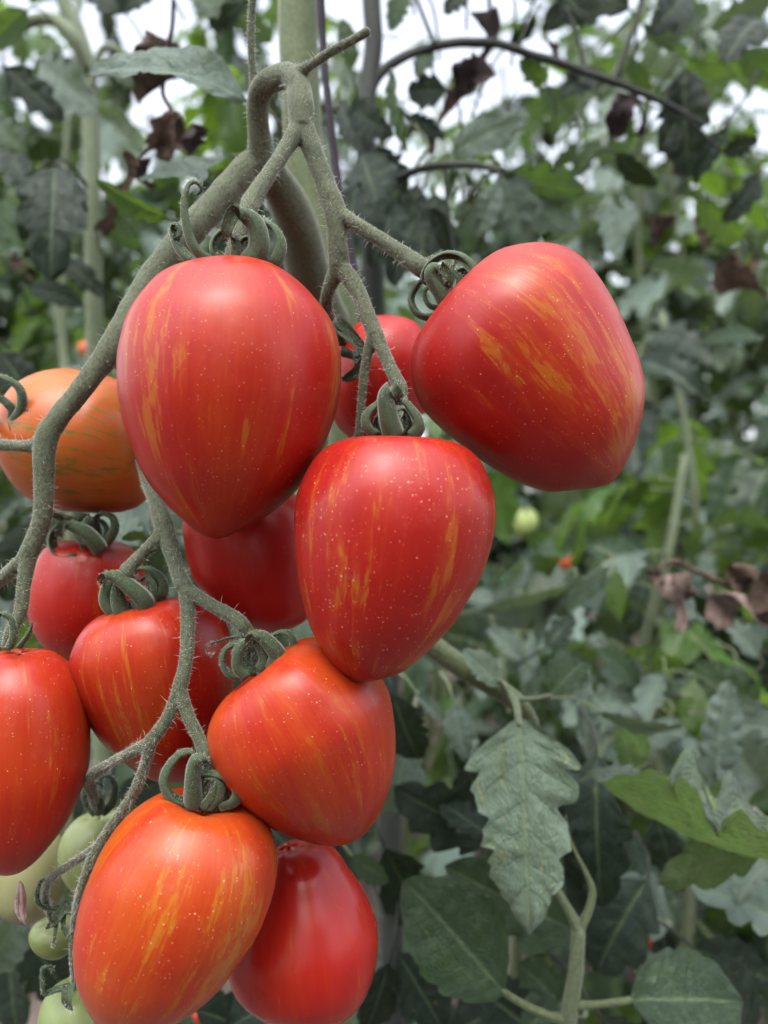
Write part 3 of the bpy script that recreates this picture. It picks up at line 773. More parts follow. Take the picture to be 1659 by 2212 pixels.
# ------------------------------------------------------------------ the fruit truss: one continuous skin, cut into its branches
BR = [  # (part name, rows of x, y, radius, depth)
 ('main_stalk', [(575,360,36,.322),(540,362,33,.318),(480,425,32,.312),(400,512,31,.304),(330,600,30,.298),(285,675,29,.292),(243,748,28,.286),(190,822,24,.281),(130,898,23,.277),(102,940,25,.275),(95,1000,23,.274),(95,1060,21,.274),(92,1110,20,.274),(80,1155,20,.274),(60,1200,21,.274)]),
 ('branch', [(60,1200,18,.274),(30,1228,16,.276),(-5,1255,15,.280),(-40,1270,15,.285)]),
 ('branch', [(62,1200,18,.274),(52,1262,15,.272),(44,1320,14,.270),(25,1362,13,.268),(15,1400,12,.268)]),
 ('branch', [(100,948,22,.275),(70,963,15,.276),(35,962,12,.278),(0,961,12,.280),(-40,950,12,.288),(-45,930,13,.296),(-20,920,14,.300),(12,918,14,.303)]),
 ('branch', [(243,752,26,.286),(256,784,16,.292),(285,810,15,.303),(300,870,16,.311),(305,950,17,.311),(320,1030,18,.300),(338,1080,19,.288),(355,1140,21,.280)]),
 ('branch', [(285,678,20,.292),(292,684,14,.297),(315,690,12,.306)]),
 ('main_stalk', [(560,350,30,.318),(560,300,25,.313),(557,245,24,.308),(561,200,25,.303),(588,173,26,.298),(625,165,27,.293),(645,190,27,.289),(650,235,29,.286),(652,278,27,.285)]),
 ('cut_stub', [(640,165,20,.291),(665,145,11,.286),(715,112,10,.283),(760,88,9.5,.281),(796,66,10,.280)]),
 ('side_shoot', [(556,190,18,.303),(546,150,9,.300),(542,80,8.5,.298),(545,15,8,.296),(555,-60,8,.292)]),
 ('pedicel', [(648,272,22,.285),(615,325,17,.280),(575,385,17,.273),(545,432,21,.269),(538,452,20,.267),(524,490,18,.264),(510,530,18,.262),(500,572,21,.260)]),
 ('branch', [(654,275,24,.285),(676,325,22,.284),(700,390,22,.283),(722,452,25,.282),(727,500,22,.282),(733,575,24,.284)]),
 ('pedicel', [(728,462,21,.282),(765,482,16,.280),(829,522,16,.276),(880,556,19,.272),(908,578,21,.270),(930,598,14,.270),(960,622,14,.271),(985,642,14,.273)]),
 ('pedicel', [(730,578,20,.284),(708,632,14,.288),(707,668,14,.295),(722,715,13,.308),(745,740,13,.316)]),
 ('branch', [(738,580,21,.284),(770,624,18,.281),(797,690,18,.277),(812,725,19,.275)]),
 ('pedicel', [(812,722,17,.275),(830,765,14,.272),(852,812,15,.268),(864,840,17,.265),(867,858,12,.263),(868,900,12,.259),(868,945,12,.256)]),
 ('pedicel', [(808,720,16,.275),(792,775,11,.276),(783,840,9.5,.277),(776,930,9,.278),(768,955,10,.281),(745,985,10,.286)]),
 ('branch', [(355,1140,20,.280),(363,1165,20,.278),(380,1220,17,.272),(398,1270,19,.266)]),
 ('pedicel', [(352,1158,20,.279),(320,1185,14,.275),(292,1212,14,.272),(274,1234,17,.270),(276,1246,15,.270),(289,1272,12,.274),(300,1310,12,.280)]),
 ('pedicel', [(400,1272,17,.266),(450,1303,14,.263),(505,1334,16,.261),(524,1350,17,.260),(538,1366,11,.260),(550,1400,10,.260),(558,1448,10,.263)]),
 ('branch', [(402,1275,17,.266),(406,1337,16,.262),(401,1430,15,.256),(388,1487,17,.254)]),
 ('pedicel', [(388,1487,15,.254),(408,1550,14,.252),(432,1598,14,.250),(443,1625,18,.249),(446,1640,17,.249),(444,1660,13,.249),(443,1700,14,.249),(440,1745,14,.250)]),
 ('branch', [(387,1490,15,.254),(362,1550,14,.253),(325,1603,15,.253)]),
 ('pedicel', [(325,1603,14,.253),(272,1631,11,.259),(228,1655,11,.267),(190,1680,11,.276),(195,1700,11,.292),(210,1752,10,.322)]),
 ('branch', [(324,1606,14,.253),(316,1645,12,.254),(294,1702,12,.256),(266,1750,12,.258),(230,1802,12,.260),(198,1860,12,.262),(180,1912,12,.264),(170,1950,11,.270),(162,2000,10,.276),(160,2060,10,.280),(164,2125,10,.285)]),
 ('pedicel', [(212,1828,10,.261),(160,1862,8.5,.267),(118,1890,9,.274),(100,1915,9,.280),(98,1945,8,.286),(112,1985,8,.292)]),
 ('pedicel', [(110,1108,10,.300),(145,1122,10,.308),(180,1140,11,.314),(198,1178,11,.320)]),
 ('branch', [(95,1060,16,.274),(98,1085,11,.284),(108,1106,10,.298)]),
]
def build_truss():
    parts, curves = [], []
    for nm, rows in BR:
        wr = path(rows)
        parts.append(tube(wr, seg=14, step=.0009, wob=.035))
        c = catmull(wr, max(12, int(len(rows) * 4))); curves.append((c[:, :3], c[:, 3]))
    V, F = merge(parts)
    me = mesh_from('truss', V, F)
    tmp = link('truss_tmp', me)
    m1 = tmp.modifiers.new('r', 'REMESH'); m1.mode = 'VOXEL'; m1.voxel_size = .00052; m1.use_smooth_shade = True
    m2 = tmp.modifiers.new('s', 'SMOOTH'); m2.iterations = 5; m2.factor = .5
    dg = bpy.context.evaluated_depsgraph_get(); ev = tmp.evaluated_get(dg)
    full = bpy.data.meshes.new_from_object(ev)
    nv = len(full.vertices); co_ = np.empty(nv * 3, np.float32); full.vertices.foreach_get('co', co_); co_ = co_.reshape(-1, 3)
    no = np.empty(nv * 3, np.float32); full.vertex_normals.foreach_get('vector', no); no = no.reshape(-1, 3)
    nf = len(full.polygons); ls = np.empty(nf, np.int32); full.polygons.foreach_get('loop_start', ls)
    lv = np.empty(len(full.loops), np.int32); full.loops.foreach_get('vertex_index', lv)
    lt = np.empty(nf, np.int32); full.polygons.foreach_get('loop_total', lt)
    best = np.full(nv, 1e9); own = np.zeros(nv, np.int32)
    for k, (c, r) in enumerate(curves):
        for i in range(len(c)):
            e = co_ - c[i].astype(np.float32); dd = np.sqrt(np.einsum('ij,ij->i', e, e)) - r[i]
            q = dd < best; best[q] = dd[q]; own[q] = k
    bpy.data.objects.remove(tmp)
    base = P(560, 350, .318)
    root = empty('fruit_truss', base)
    tag(root, 'grey green hairy fruit stalk with many forks that carries all the hanging tomatoes', 'fruit stalk')
    fo = own[lv[ls]]
    for k, (nm, _) in enumerate(BR):
        fs = np.nonzero(fo == k)[0]
        if not len(fs): continue
        faces = [lv[ls[f]:ls[f] + lt[f]] for f in fs]
        used = np.unique(np.concatenate(faces)); rm = np.full(nv, -1, np.int32); rm[used] = np.arange(len(used))
        m = mesh_from(nm, co_[used] - np.array(base), [tuple(int(x) for x in rm[f]) for f in faces], M['truss'])
        m.normals_split_custom_set_from_vertices([tuple(q) for q in no[used]])
        link(nm, m, root)
    r = random.Random(11)
    a = hairs(curves, 1300, (.0010, .0036), .00008, r)
    b = hairs(curves, 30000, (.0003, .0008), .000045, r)
    v, f = merge([a, b])
    tag(child('hair', v, f, M['hair'], root), kind='stuff')
build_truss()

# ------------------------------------------------------------------ the plant that bears the truss
def stem_part(root, name, rows, mat, seg=14, d=None):
    v, f = tube(path(rows, d), seg=seg)
    return child(name, v, f, M[mat], root)
HI = dict(nu=44, nv=9)
hero = empty('tomato_plant', (P(660, 1000, .37).x, .37, 0))
tag(hero, 'tomato plant with a thick pale green stem rising behind the uppermost fork', 'tomato plant')
stem_part(hero, 'stem', [(540,2900,46,.43),(600,2300,46,.425),(660,1800,46,.42),(715,1450,45,.415),(748,1150,44,.41),(755,900,44,.405),(738,690,43,.40),(702,590,43,.40),(670,460,43,.40),(652,300,42,.40),(647,150,42,.40),(645,0,43,.40),(640,-250,42,.40)], 'stalk')
stem_part(hero, 'branch', [(562,345,34,.318),(590,385,36,.326),(622,440,43,.340),(648,505,47,.355),(662,570,48,.368),(690,650,46,.385),(735,740,44,.402)], 'truss')
place_leaf(hero, (530,216), (186,168), .375, .36, 'leaf_dusty', wr=.42, roll=62, fold=.35, bend=.9, lobes=5, depth=.18, wave=.03, seed=3, **HI)
place_leaf(hero, (500,336), (296,388), .40, .385, 'leaf_dusty', wr=.36, roll=66, fold=.3, bend=-.4, lobes=5, depth=.28, seed=4, **HI)
place_leaf(hero, (365,470), (203,380), .42, .41, 'leaf', wr=.42, roll=-48, fold=.5, bend=.5, lobes=5, depth=.25, seed=5, **HI)
place_leaf(hero, (318,1160), (262,1166), .35, .345, 'leaf_fresh', wr=.62, roll=40, fold=.3, bend=.6, lobes=4, depth=.2, seed=6, nu=24, nv=6)
place_leaf(hero, (330,1150), (385,1235), .355, .35, 'leaf', wr=.7, roll=20, fold=.3, bend=.6, lobes=4, depth=.2, seed=7, nu=24, nv=6)
place_leaf(hero, (300,1180), (190,1100), .40, .41, 'leaf_dusty', wr=.7, roll=30, seed=8, bend=.5, nu=24, nv=6)
place_leaf(hero, (450,1110), (330,1090), .42, .43, 'leaf_dusty', wr=.7, roll=-30, seed=9, bend=.5, nu=24, nv=6)
# low leaves behind the fruit
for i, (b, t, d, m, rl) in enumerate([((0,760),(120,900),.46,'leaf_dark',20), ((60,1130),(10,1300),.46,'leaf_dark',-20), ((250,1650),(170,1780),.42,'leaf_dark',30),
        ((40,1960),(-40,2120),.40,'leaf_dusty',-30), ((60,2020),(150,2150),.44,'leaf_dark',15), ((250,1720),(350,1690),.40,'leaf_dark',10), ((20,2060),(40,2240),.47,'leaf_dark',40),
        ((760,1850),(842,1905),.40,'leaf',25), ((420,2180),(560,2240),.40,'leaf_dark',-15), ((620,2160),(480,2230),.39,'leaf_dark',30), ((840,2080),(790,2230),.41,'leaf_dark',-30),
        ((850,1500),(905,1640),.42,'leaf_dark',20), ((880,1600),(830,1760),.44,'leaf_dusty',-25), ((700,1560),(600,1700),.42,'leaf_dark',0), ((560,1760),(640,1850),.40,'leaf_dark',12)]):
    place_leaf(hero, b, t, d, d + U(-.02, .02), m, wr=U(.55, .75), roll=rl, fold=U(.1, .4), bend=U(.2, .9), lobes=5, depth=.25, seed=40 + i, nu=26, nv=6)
for i, (b, t, d0, wr, m) in enumerate([((335,75),(305,225),.47,.62,'dry'), ((350,95),(330,190),.465,.7,'dry'), ((318,80),(345,150),.46,.9,'dry'), ((385,245),(335,325),.45,.55,'dry'), ((420,265),(400,345),.45,.5,'dry_dark'), ((340,260),(415,330),.46,.4,'dry'), ((290,355),(330,410),.45,.9,'dry_dark'), ((255,430),(215,500),.5,.7,'dry'), ((20,560),(70,600),.55,.9,'dry'),
        ((300,345),(262,420),.44,.8,'dry'), ((560,1000),(540,1040),.40,.6,'dry')]):
    place_leaf(hero, b, t, d0, d0 + .015, m, roll=U(-60, 60), name='dry_leaf', geo=crumple_geo(i + 3, width=wr), petiole=False)
stem_part(hero, 'dead_stalk', [(375,0,5),(372,60,5),(360,110,6),(352,200,5),(372,260,5),(300,345,4),(255,420,4)], 'dry_dark', seg=7, d=.465)

twine = empty('support_twine', P(700, 200, .385))
tag(twine, 'thin dark purple support twine running straight down beside the thick stem', 'twine')
for k, off in enumerate((0, 9)):
    v, f = tube(path([(684 + off * .5, -200, 5), (688 + off, 0, 5), (700 + off * .6, 160, 5), (716 + off, 320, 5), (736 + off * .4, 430, 5), (770 + off, 640, 5), (800, 800, 5)], .384 + .002 * k), seg=8, n=60)
    child('strand', v, f, M['twine'], twine)

# ------------------------------------------------------------------ shoot with veined leaves, low beside the fruit
shoot = empty('tomato_shoot', (P(1230, 2300, .37).x, .37, 0))
tag(shoot, 'leafy tomato shoot whose veined leaf hangs with pinkish brown spots', 'tomato shoot')
stem_part(shoot, 'stem', [(1200,3200,20,.40),(1215,2400,19,.38),(1228,2212,18,.37),(1240,2120,16,.368),(1248,2050,15,.367),(1250,2005,15,.367)], 'stalk_pale')
stem_part(shoot, 'branch', [(1250,2010,13,.367),(1228,1965,10,.367),(1205,1925,8,.369),(1175,1860,7,.375),(1150,1780,7,.380),(1130,1640,8,.378),(1122,1560,9,.372)], 'stalk_pale')
stem_part(shoot, 'branch', [(1250,2010,12,.367),(1272,1965,9,.368),(1280,1925,8,.37),(1268,1890,6,.372),(1245,1845,4,.375),(1228,1800,2.5,.38),(1222,1760,1,.385)], 'stalk', seg=9)
stem_part(shoot, 'branch', [(925,1385,24,.40),(975,1425,24,.398),(1035,1465,23,.395),(1095,1502,21,.392),(1135,1538,18,.392),(1150,1600,17,.41),(1150,1750,16,.46),(1120,2000,16,.52),(1100,2500,18,.56)], 'stalk')
stem_part(shoot, 'petiole', [(1100,1500,9,.389),(1112,1515,9,.382),(1118,1540,8,.372),(1122,1568,7,.366)], 'stalk_pale')
stem_part(shoot, 'petiole', [(1112,1510,6,.385),(1150,1510,5,.382),(1190,1502,5,.38)], 'stalk_pale', seg=8)
stem_part(shoot, 'petiole', [(1095,1500,7,.388),(1085,1480,6,.384),(1078,1470,5,.38)], 'stalk_pale', seg=8)
L1 = dict(nu=84, nv=14)
ENV1 = [(0,.2),(.04,.62),(.10,.90),(.18,1),(.26,.98),(.33,.86),(.38,.76),(.46,.80),(.6,.72),(.72,.60),(.82,.44),(.92,.22),(1,0)]
place_leaf(shoot, (1123,1552), (1144,2026), .368, .338, 'leaf_hero', wr=.61, roll=-6, fold=-.12, bend=.5, lobes=5, depth=.24, quilt=.008, wave=.035, crk=.020, seed=12, petiole=False, envp=ENV1, vn=7, serr=.13, **L1)
place_leaf(shoot, (1082,1482), (1000,1402), .382, .385, 'leaf_hero', wr=.62, roll=25, fold=.2, bend=.4, lobes=5, depth=.2, seed=15, petiole=False, **HI)
place_leaf(shoot, (1190,1502), (1262,1428), .380, .385, 'leaf', wr=.95, roll=-25, fold=.3, bend=.5, lobes=4, depth=.15, seed=16, petiole=False, **HI)
place_leaf(shoot, (1090,2145), (872,1900), .366, .372, 'leaf', wr=.68, roll=8, fold=.15, bend=.4, lobes=6, depth=.10, quilt=.016, serr=.03, wave=.03, seed=17, petiole=False, **HI)
stem_part(shoot, 'petiole', [(1232,2200,11,.37),(1190,2195,9,.368),(1135,2172,8,.367),(1086,2141,7,.366)], 'stalk')
place_leaf(shoot, (1358,2160), (1606,2166), .358, .362, 'leaf', wr=.80, roll=-14, fold=.12, bend=.5, lobes=6, depth=.10, quilt=.016, serr=.03, seed=18, petiole=False, **HI)
stem_part(shoot, 'petiole', [(1244,2172,10,.368),(1290,2170,8,.364),(1330,2165,8,.360),(1362,2160,7,.358)], 'stalk')
# the big folded leaf showing its pale underside
place_leaf(shoot, (1760,1870), (1268,1668), .345, .385, 'leaf_under', wr=.66, roll=70, fold=.95, bend=-.8, lobes=3, depth=.50, crk=.05, quilt=.008, wave=.07, seed=23, serr=.10, nu=60, nv=12)
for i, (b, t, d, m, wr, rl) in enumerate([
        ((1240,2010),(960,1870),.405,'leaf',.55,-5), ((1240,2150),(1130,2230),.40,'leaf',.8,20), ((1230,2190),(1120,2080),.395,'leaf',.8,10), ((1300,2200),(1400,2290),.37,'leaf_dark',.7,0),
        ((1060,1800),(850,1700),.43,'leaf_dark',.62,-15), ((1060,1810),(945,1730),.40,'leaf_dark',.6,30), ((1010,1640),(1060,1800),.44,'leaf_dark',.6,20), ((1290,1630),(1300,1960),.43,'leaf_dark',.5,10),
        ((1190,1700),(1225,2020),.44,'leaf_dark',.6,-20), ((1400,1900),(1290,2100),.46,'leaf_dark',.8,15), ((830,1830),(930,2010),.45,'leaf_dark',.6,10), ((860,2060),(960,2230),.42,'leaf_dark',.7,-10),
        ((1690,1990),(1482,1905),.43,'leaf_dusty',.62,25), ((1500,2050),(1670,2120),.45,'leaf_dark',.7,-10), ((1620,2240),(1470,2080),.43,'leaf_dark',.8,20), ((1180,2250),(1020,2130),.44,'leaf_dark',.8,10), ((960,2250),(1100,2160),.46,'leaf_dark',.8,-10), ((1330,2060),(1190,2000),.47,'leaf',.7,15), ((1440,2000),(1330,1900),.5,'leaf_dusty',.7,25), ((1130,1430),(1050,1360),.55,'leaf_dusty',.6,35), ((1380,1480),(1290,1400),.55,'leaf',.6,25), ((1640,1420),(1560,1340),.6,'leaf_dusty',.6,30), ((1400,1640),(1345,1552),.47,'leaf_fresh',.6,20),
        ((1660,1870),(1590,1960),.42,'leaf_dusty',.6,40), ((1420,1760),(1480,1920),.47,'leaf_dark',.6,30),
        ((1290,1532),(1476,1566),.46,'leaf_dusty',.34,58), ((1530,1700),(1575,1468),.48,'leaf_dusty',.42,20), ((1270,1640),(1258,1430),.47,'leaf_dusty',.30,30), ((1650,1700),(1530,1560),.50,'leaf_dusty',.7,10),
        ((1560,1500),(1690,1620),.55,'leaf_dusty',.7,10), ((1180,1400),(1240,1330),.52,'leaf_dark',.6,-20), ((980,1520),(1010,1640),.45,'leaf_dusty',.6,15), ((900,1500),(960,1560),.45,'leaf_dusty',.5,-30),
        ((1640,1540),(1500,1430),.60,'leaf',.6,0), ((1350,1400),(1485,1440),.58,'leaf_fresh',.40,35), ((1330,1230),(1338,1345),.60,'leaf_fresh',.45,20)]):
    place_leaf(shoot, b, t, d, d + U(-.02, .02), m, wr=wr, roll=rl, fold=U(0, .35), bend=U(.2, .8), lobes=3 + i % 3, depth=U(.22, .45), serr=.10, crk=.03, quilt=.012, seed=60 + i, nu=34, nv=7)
place_leaf(shoot, (1650,1830), (1425,1912), .372, .385, 'leaf_under', wr=.50, roll=160, fold=.3, bend=.5, lobes=3, depth=.35, crk=.04, serr=.08, seed=27, **HI)
rr = random.Random(91)
for k in range(20):
    x, y = rr.uniform(1280, 1660), rr.uniform(1330, 1830); a = rr.uniform(0, 6.28); L = rr.uniform(90, 160); dd = rr.uniform(.50, .64)
    if x < 1500 and 1600 < y: y -= 230
    place_leaf(shoot, (x, y), (x + L * math.cos(a), y + L * .6 * math.sin(a) + 25), dd, dd - .03, rr.choice(['leaf_dusty', 'leaf_dusty', 'leaf', 'leaf_dusty', 'leaf_fresh']), wr=rr.uniform(.5, .7), roll=rr.uniform(25, 60) * (1 if math.cos(a) < 0 else -1), fold=rr.uniform(.1, .5), bend=rr.uniform(.4, 1.3), lobes=3 + k % 3, depth=rr.uniform(.3, .5), serr=.12, crk=.04, wave=.04, quilt=.012, seed=300 + k, nu=30, nv=7)
# pale ragged leaf spreading flat in the middle distance
for i, (b, t, wr, rl) in enumerate([((1030,1320),(1325,1218),.42,55), ((1120,1290),(1060,1330),.5,50), ((1170,1275),(1235,1330),.45,45), ((1110,1270),(1130,1205),.4,60), ((1240,1260),(1160,1395),.32,50), ((1060,1310),(1010,1280),.5,40)]):
    place_leaf(shoot, b, t, .62, .66, 'leaf_dusty', wr=wr, roll=rl, fold=.2, bend=.8, lobes=6, depth=.42, seed=90 + i, nu=34, nv=7)
stem_part(shoot, 'petiole', [(1030,1320,5),(1080,1300,4),(1170,1276,3),(1260,1250,3)], 'stalk_pale', d=.64, seg=8)
stem_part(shoot, 'petiole', [(1060,1330,3.5),(1080,1400,3.5),(1090,1470,4),(1100,1540,4)], 'stalk_pale', d=.60, seg=8)

# ------------------------------------------------------------------ neighbour with the arching dark branch against the sky
nb = empty('tomato_plant', (P(790, 1000, .56).x, .56, 0))
tag(nb, 'tomato plant whose dark branch arches against the white sky with shrivelled leaves', 'tomato plant')
stem_part(nb, 'stem', [(860,2700,26,.60),(830,1200,25,.58),(800,500,23,.56),(788,280,21,.55),(796,190,20,.55),(806,100,20,.55),(803,0,20,.55),(800,-200,20,.55)], 'stalk_dark')
stem_part(nb, 'branch', [(790,235,15,.55),(812,172,12,.55),(850,136,11,.55),(905,110,10.5,.552),(975,94,10,.555),(1030,92,10.5,.55),(1085,97,9.5,.548),(1155,121,9,.55),(1205,134,9.5,.552),(1255,152,8.5,.55),(1355,188,8,.55),(1455,232,6,.55),(1520,270,4,.55)], 'stalk_dark')
for rows in ([(939,95,5),(920,50,4.5),(890,-30,4)], [(1068,95,6),(1060,40,5),(1055,-30,4)], [(1328,172,6),(1352,110,5.5),(1376,40,5),(1392,-40,5)], [(1262,152,5),(1250,90,4),(1225,20,3.5)], [(1120,105,4),(1140,50,3),(1170,10,3)], [(1440,226,4),(1480,250,3),(1560,330,3)]):
    stem_part(nb, 'twig', rows, 'stalk_dark', seg=8, d=.55)
stem_part(nb, 'branch', [(790,520,14,.56),(812,450,13,.55),(845,400,11,.54),(885,373,9,.53),(945,358,8,.52),(1025,357,7,.51),(1085,370,6,.50)], 'stalk_dark')
stem_part(nb, 'twig', [(890,372,4),(910,340,3.5),(925,315,3.5),(895,270,3.5)], 'stalk', seg=8, d=.53)
stem_part(nb, 'twig', [(960,360,4),(965,430,4),(975,500,4),(985,560,3)], 'stalk_dark', seg=8, d=.53)
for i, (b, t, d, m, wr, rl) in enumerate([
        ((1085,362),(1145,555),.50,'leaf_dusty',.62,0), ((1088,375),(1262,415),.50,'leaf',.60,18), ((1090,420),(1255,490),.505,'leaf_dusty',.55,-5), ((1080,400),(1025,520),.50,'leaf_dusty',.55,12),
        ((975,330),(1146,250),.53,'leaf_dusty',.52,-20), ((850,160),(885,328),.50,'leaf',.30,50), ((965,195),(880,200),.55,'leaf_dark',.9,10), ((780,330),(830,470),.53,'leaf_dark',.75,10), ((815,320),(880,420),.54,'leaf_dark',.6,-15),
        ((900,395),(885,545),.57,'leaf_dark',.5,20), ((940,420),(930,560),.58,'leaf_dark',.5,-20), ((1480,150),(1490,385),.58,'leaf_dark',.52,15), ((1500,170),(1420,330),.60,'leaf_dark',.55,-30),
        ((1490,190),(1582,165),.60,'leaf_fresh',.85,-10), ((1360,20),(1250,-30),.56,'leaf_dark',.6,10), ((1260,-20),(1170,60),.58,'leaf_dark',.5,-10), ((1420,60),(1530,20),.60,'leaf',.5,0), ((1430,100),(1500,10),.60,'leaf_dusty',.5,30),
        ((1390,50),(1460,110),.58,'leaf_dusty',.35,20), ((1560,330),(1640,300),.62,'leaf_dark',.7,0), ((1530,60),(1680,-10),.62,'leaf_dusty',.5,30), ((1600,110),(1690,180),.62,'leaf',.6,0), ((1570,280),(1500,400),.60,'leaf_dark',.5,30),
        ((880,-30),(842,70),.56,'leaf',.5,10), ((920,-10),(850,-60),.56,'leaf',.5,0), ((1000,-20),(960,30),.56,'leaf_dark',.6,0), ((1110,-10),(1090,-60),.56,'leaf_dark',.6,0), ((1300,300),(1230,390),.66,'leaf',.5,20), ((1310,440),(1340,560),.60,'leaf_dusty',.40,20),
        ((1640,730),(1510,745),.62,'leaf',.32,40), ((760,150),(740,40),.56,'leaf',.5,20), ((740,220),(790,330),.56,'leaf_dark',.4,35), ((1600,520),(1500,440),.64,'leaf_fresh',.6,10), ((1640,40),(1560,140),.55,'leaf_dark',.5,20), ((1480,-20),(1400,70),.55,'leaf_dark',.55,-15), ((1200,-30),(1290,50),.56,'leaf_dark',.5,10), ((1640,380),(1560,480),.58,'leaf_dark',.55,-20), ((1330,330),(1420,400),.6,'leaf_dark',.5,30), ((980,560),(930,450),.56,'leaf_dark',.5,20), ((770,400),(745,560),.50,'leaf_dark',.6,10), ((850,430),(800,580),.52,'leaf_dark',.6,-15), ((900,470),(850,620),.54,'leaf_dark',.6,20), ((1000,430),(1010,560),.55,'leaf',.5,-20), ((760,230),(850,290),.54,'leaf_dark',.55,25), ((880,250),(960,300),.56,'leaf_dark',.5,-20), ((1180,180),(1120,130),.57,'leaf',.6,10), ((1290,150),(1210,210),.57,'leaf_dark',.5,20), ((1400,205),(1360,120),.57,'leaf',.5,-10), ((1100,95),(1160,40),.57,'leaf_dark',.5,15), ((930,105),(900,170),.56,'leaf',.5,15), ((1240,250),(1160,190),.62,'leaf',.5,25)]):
    place_leaf(nb, b, t, d, d + U(-.03, .02), m, wr=wr, roll=rl, fold=U(0, .4), bend=U(.2, .9), lobes=3 + i % 3, depth=U(.25, .48), serr=.10, crk=.03, quilt=.01, seed=120 + i, nu=30, nv=7)
tr = random.Random(77)
for k in range(26):
    x, y = tr.uniform(850, 1640), tr.uniform(-20, 700); L = tr.uniform(90, 240); a = tr.uniform(-.5, 3.6); dd = tr.uniform(.62, 1.0); bw = tr.uniform(-.5, .5)
    if x < 1400 and y > 420: y -= 380
    stem_part(nb, 'twig', [(x, y, 3.2 * .6 / dd), (x + L * .5 * math.cos(a) - bw * L * .3 * math.sin(a), y + L * .5 * math.sin(a) + bw * L * .3 * math.cos(a), 2.6 * .6 / dd), (x + L * math.cos(a), y + L * math.sin(a), 1.6 * .6 / dd)], tr.choice(['stalk', 'stalk_dark', 'stalk_pale']), seg=6, d=dd)
for i, (b, t, d0, wr, m) in enumerate([((1058,25),(1048,172),.545,.62,'dry_dark'), ((1030,120),(985,205),.55,.6,'dry_dark'), ((1345,200),(1322,300),.55,.45,'dry_dark'), ((1378,200),(1392,290),.55,.35,'dry_dark'), ((985,200),(925,330),.56,.35,'dry'), ((1440,300),(1480,380),.60,.5,'dry_dark'), ((1560,560),(1650,640),.66,.5,'dry'), ((1500,470),(1540,520),.66,.8,'dry'), ((1180,60),(1200,130),.58,.4,'dry'),
        ((1400,470),(1420,540),.66,.6,'dry'), ((1640,560),(1600,600),.64,.6,'dry'), ((1290,650),(1320,700),.8,.5,'dry')]):
    place_leaf(nb, b, t, d0, d0 + .01, m, roll=U(-50, 50), name='dry_leaf', geo=crumple_geo(i + 30, width=wr), petiole=False)

# ------------------------------------------------------------------ neighbour at the other side, pale stem in the light
nl = empty('tomato_plant', (P(190, 1000, .72).x, .72, 0))
tag(nl, 'tomato plant with a pale blurred stem bent over at the top beside dark leaves', 'tomato plant')
stem_part(nl, 'stem', [(230,2500,18,.74),(215,1400,18,.73),(205,800,18,.72),(200,450,18,.70),(196,260,18,.70),(188,150,18,.70),(165,60,17,.70),(140,10,16,.70),(120,-80,15,.70)], 'stalk_pale')
stem_part(nl, 'branch', [(186,150,13,.69),(160,85,14,.68),(125,48,13,.68),(80,42,12,.68),(20,70,11,.68),(-40,95,10,.68)], 'stalk_pale')
stem_part(nl, 'branch', [(190,200,9,.69),(220,108,8,.69),(260,112,8,.69),(310,140,7,.69)], 'stalk_pale')
for i, (b, t, d, m, wr, rl) in enumerate([
        ((120,360),(110,610),.50,'leaf_dark',.55,5), ((80,370),(45,520),.52,'leaf_dark',.5,-20), ((150,380),(185,480),.52,'leaf_dark',.6,25), ((10,145),(140,262),.54,'leaf_dark',.52,0), ((90,130),(215,240),.58,'leaf_dusty',.55,20),
        ((20,330),(60,400),.58,'leaf_dark',.6,0), ((-20,250),(60,330),.60,'leaf',.5,20), ((230,500),(310,530),.52,'leaf',.5,20), ((-30,440),(60,540),.56,'leaf',.6,0), ((140,560),(230,640),.58,'leaf_dark',.5,10), ((60,620),(180,660),.6,'leaf_dark',.5,-20),
        ((60,20),(-30,110),.62,'leaf',.5,10), ((270,30),(200,-40),.62,'leaf_dark',.6,0), ((330,-30),(260,30),.62,'leaf_dark',.5,20), ((420,-30),(470,40),.60,'leaf',.55,-20), ((500,20),(590,90),.60,'leaf',.5,10), ((450,60),(530,10),.6,'leaf_dark',.5,-10),
        ((90,80),(130,150),.62,'leaf_fresh',.6,0), ((440,110),(420,160),.58,'leaf_dusty',.4,20), ((250,130),(290,190),.62,'leaf',.5,10), ((560,180),(500,120),.52,'leaf_dark',.5,40), ((510,420),(430,400),.50,'leaf_dark',.6,10), ((560,480),(480,500),.52,'leaf_fresh',.6,-20)]):
    place_leaf(nl, b, t, d, d + U(-.03, .02), m, wr=wr, roll=rl, fold=U(0, .4), bend=U(.2, .9), lobes=3 + i % 3, depth=U(.25, .48), serr=.10, crk=.03, quilt=.01, seed=170 + i, nu=30, nv=7)

# ------------------------------------------------------------------ spray of shrivelled purple brown leaves
ds = empty('withered_leaf', P(1530, 1250, .52))
tag(ds, 'shrivelled purple brown dead leaf spray hanging over the green plants', 'dead leaf')
stem_part(ds, 'stalk', [(1700,1275,7),(1620,1272,6),(1560,1258,6),(1500,1232,5),(1455,1212,5),(1405,1245,4)], 'dry', seg=8, d=.52)
for i, (b, t, wr, m) in enumerate([((1450,1240),(1470,1362),.62,'dry_pale'), ((1430,1240),(1395,1255),.9,'dry'), ((1535,1285),(1600,1300),.8,'dry_pale'), ((1590,1275),(1665,1345),.6,'dry_pale'), ((1640,1240),(1700,1320),.7,'dry'), ((1570,1230),(1640,1250),.6,'dry'), ((1470,1240),(1500,1290),.5,'dry')]):
    o = place_leaf(ds, b, t, .515, .52, m, roll=U(-50, 50), name='leaf_curl', geo=crumple_geo(i + 50, width=wr), petiole=False)

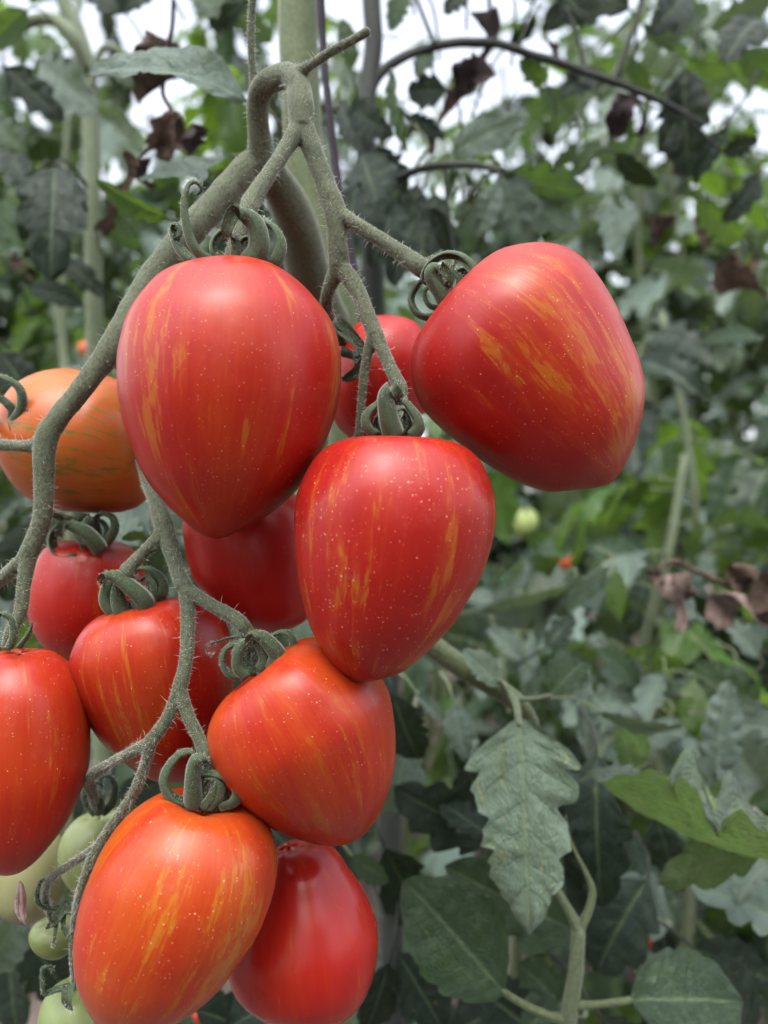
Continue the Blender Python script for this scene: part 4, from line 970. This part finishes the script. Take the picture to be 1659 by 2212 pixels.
# ------------------------------------------------------------------ dried blossom stuck to a sepal
wb = empty('withered_blossom', P(46, 1905, .275))
tag(wb, 'dried pinkish brown flower remnant stuck beside the tiny green tomato', 'dried flower')
for k in range(4):
    v, f = tube(path([(43 + k * 1.5, 1905 + k * 2, 3.5), (38 + k * 4.5, 1935, 5), (37 + k * 5, 1965, 5), (44 + k * 4, 1985 + k * 3, 3), (50 + k * 3, 1996 + k, 1)], .268 + .0012 * (k % 2)), seg=7, n=14, wob=.25)
    child('petal', v, f, M['dry_petal'], wb)

# ------------------------------------------------------------------ rows of tomato plants behind
def far_tomato(x, y, d, r, col, label):
    out = [(x + r * math.sin(a), y - r * 1.12 * math.cos(a)) for a in np.linspace(0, 2 * math.pi, 14, endpoint=False)]
    px = [([(x, y - r * 1.1), (x - r * .5, y - r * 1.3), (x - r * .8, y - r * 1.1)], 160, r * .3, d - .004), ([(x, y - r * 1.1), (x + r * .5, y - r * 1.3), (x + r * .8, y - r * 1.0)], 20, r * .3, d - .004), ([(x, y - r * 1.1), (x + r * .1, y - r * .9), (x + r * .1, y - r * .6)], 90, r * .3, d - r * PX(d))]
    return tomato(label, out, 0, 7, d, col, px, group='tomatoes among the far leaves', fuzz=False, small=True)
far_tomato(1222, 1213, 1.15, 15, skin(seed=21, red=(.55, .10, .03)), 'small blurred orange tomato among far leaves above the pale ragged leaf')
far_tomato(1650, 1945, .60, 34, skin(seed=22), 'bright red tomato peeping out between leaves at the picture edge')
far_tomato(1392, 2030, .80, 16, skin(seed=23), 'small blurred red tomato low between the dark leaves of the shoot')
far_tomato(186, 752, .95, 17, skin(seed=24, red=(.6, .14, .04)), 'small blurred orange tomato above the sideways orange one')
far_tomato(1133, 1128, 1.0, 30, skin(seed=25, red=(.28, .36, .12), orange=(.33, .40, .16), gold=(.2, .26, .06)), 'round green tomato out of focus beside the pointed speckled one')
far_tomato(432, 2192, .55, 16, skin(seed=26), 'small red tomato showing under the lowest orange one')

def clear_view(wp, tip):
    """keep the sky gaps the plants leave open, and the nearest air before the fruit"""
    return tip.y < .72 or wp.y < .45
GRP = 'tomato plants of the rows behind'
near_specs = [((.36, .95, 0), 1.05, 15, 31, 'bushy tomato plant filling the space under the tilted heart shaped fruit'),
              ((-.40, .95, 0), 1.15, 15, 32, 'tomato plant behind the sideways orange fruit'),
              ((.05, 1.05, 0), .98, 13, 33, 'low tomato plant hidden behind the middle of the cluster'),
              ((.66, 1.05, 0), 1.30, 18, 34, 'tomato plant cut by the picture edge beside the withered leaf spray'),
              ((.47, 1.35, 0), 1.85, 28, 35, 'tall tomato plant whose tip stands high above the tilted heart shaped fruit'),
              ((.10, 1.45, 0), 1.62, 20, 37, 'slender tomato plant straight behind the thick stem'),
              ((-.55, 1.35, 0), 1.9, 26, 36, 'tall tomato plant whose tip stands high behind the curled top leaf')]
for loc, h, n, sd, lb in near_specs:
    plant(loc, h, n, sd, lb, near=True, skip=clear_view, size=(.24, .36), z0=.15)
PALE = ['leaf_dusty', 'leaf', 'leaf_dusty', 'leaf_dusty', 'leaf_fresh', 'leaf_dark']
for loc, h, n, sd, lb in [((.30, .82, 0), .86, 17, 41, 'pale dusty leaved tomato plant crowding in under the withered leaf spray'),
                          ((.52, .84, 0), .98, 16, 42, 'dusty tomato plant at the picture edge behind the folded leaf'),
                          ((.14, .86, 0), .70, 13, 43, 'short dusty tomato plant behind the hanging spotted leaf')]:
    plant(loc, h, n, sd, lb, near=True, skip=lambda wp, tip: tip.y < .60, size=(.20, .30), z0=.22, mats=PALE)
seed = 200
r = random.Random(5)
for row, (y, xs, h, n) in enumerate([(1.8, np.arange(-1.35, 1.8, .25), 2.08, 36), (2.9, np.arange(-2.0, 2.6, .33), 2.35, 36), (4.1, np.arange(-2.8, 3.4, .38), 2.8, 38), (5.4, np.arange(-3.8, 4.4, .45), 3.2, 36),
                                      (-.95, np.arange(-1.3, 1.5, .28), 2.25, 30), (-2.1, np.arange(-1.9, 2.1, .4), 2.4, 22)]):  # unseen rows added behind the camera to shade and darken the fruit fronts
    for x in xs:
        seed += 1
        plant((x + r.uniform(-.07, .07), y + r.uniform(-.1, .1), 0), h * r.uniform(.85, 1.08), n, seed, ['tomato plant in the first row behind the nearest plants', 'tomato plant in the second row behind', 'tomato plant in the third row behind', 'tomato plant in the last visible row', 'unseen tomato plant added close behind the viewer to shade the fruit', 'unseen tomato plant added farther behind the viewer to shade the fruit'][row], group=GRP, size=(.26, .40), lean=(r.uniform(-.05, .05), r.uniform(-.05, .05)))
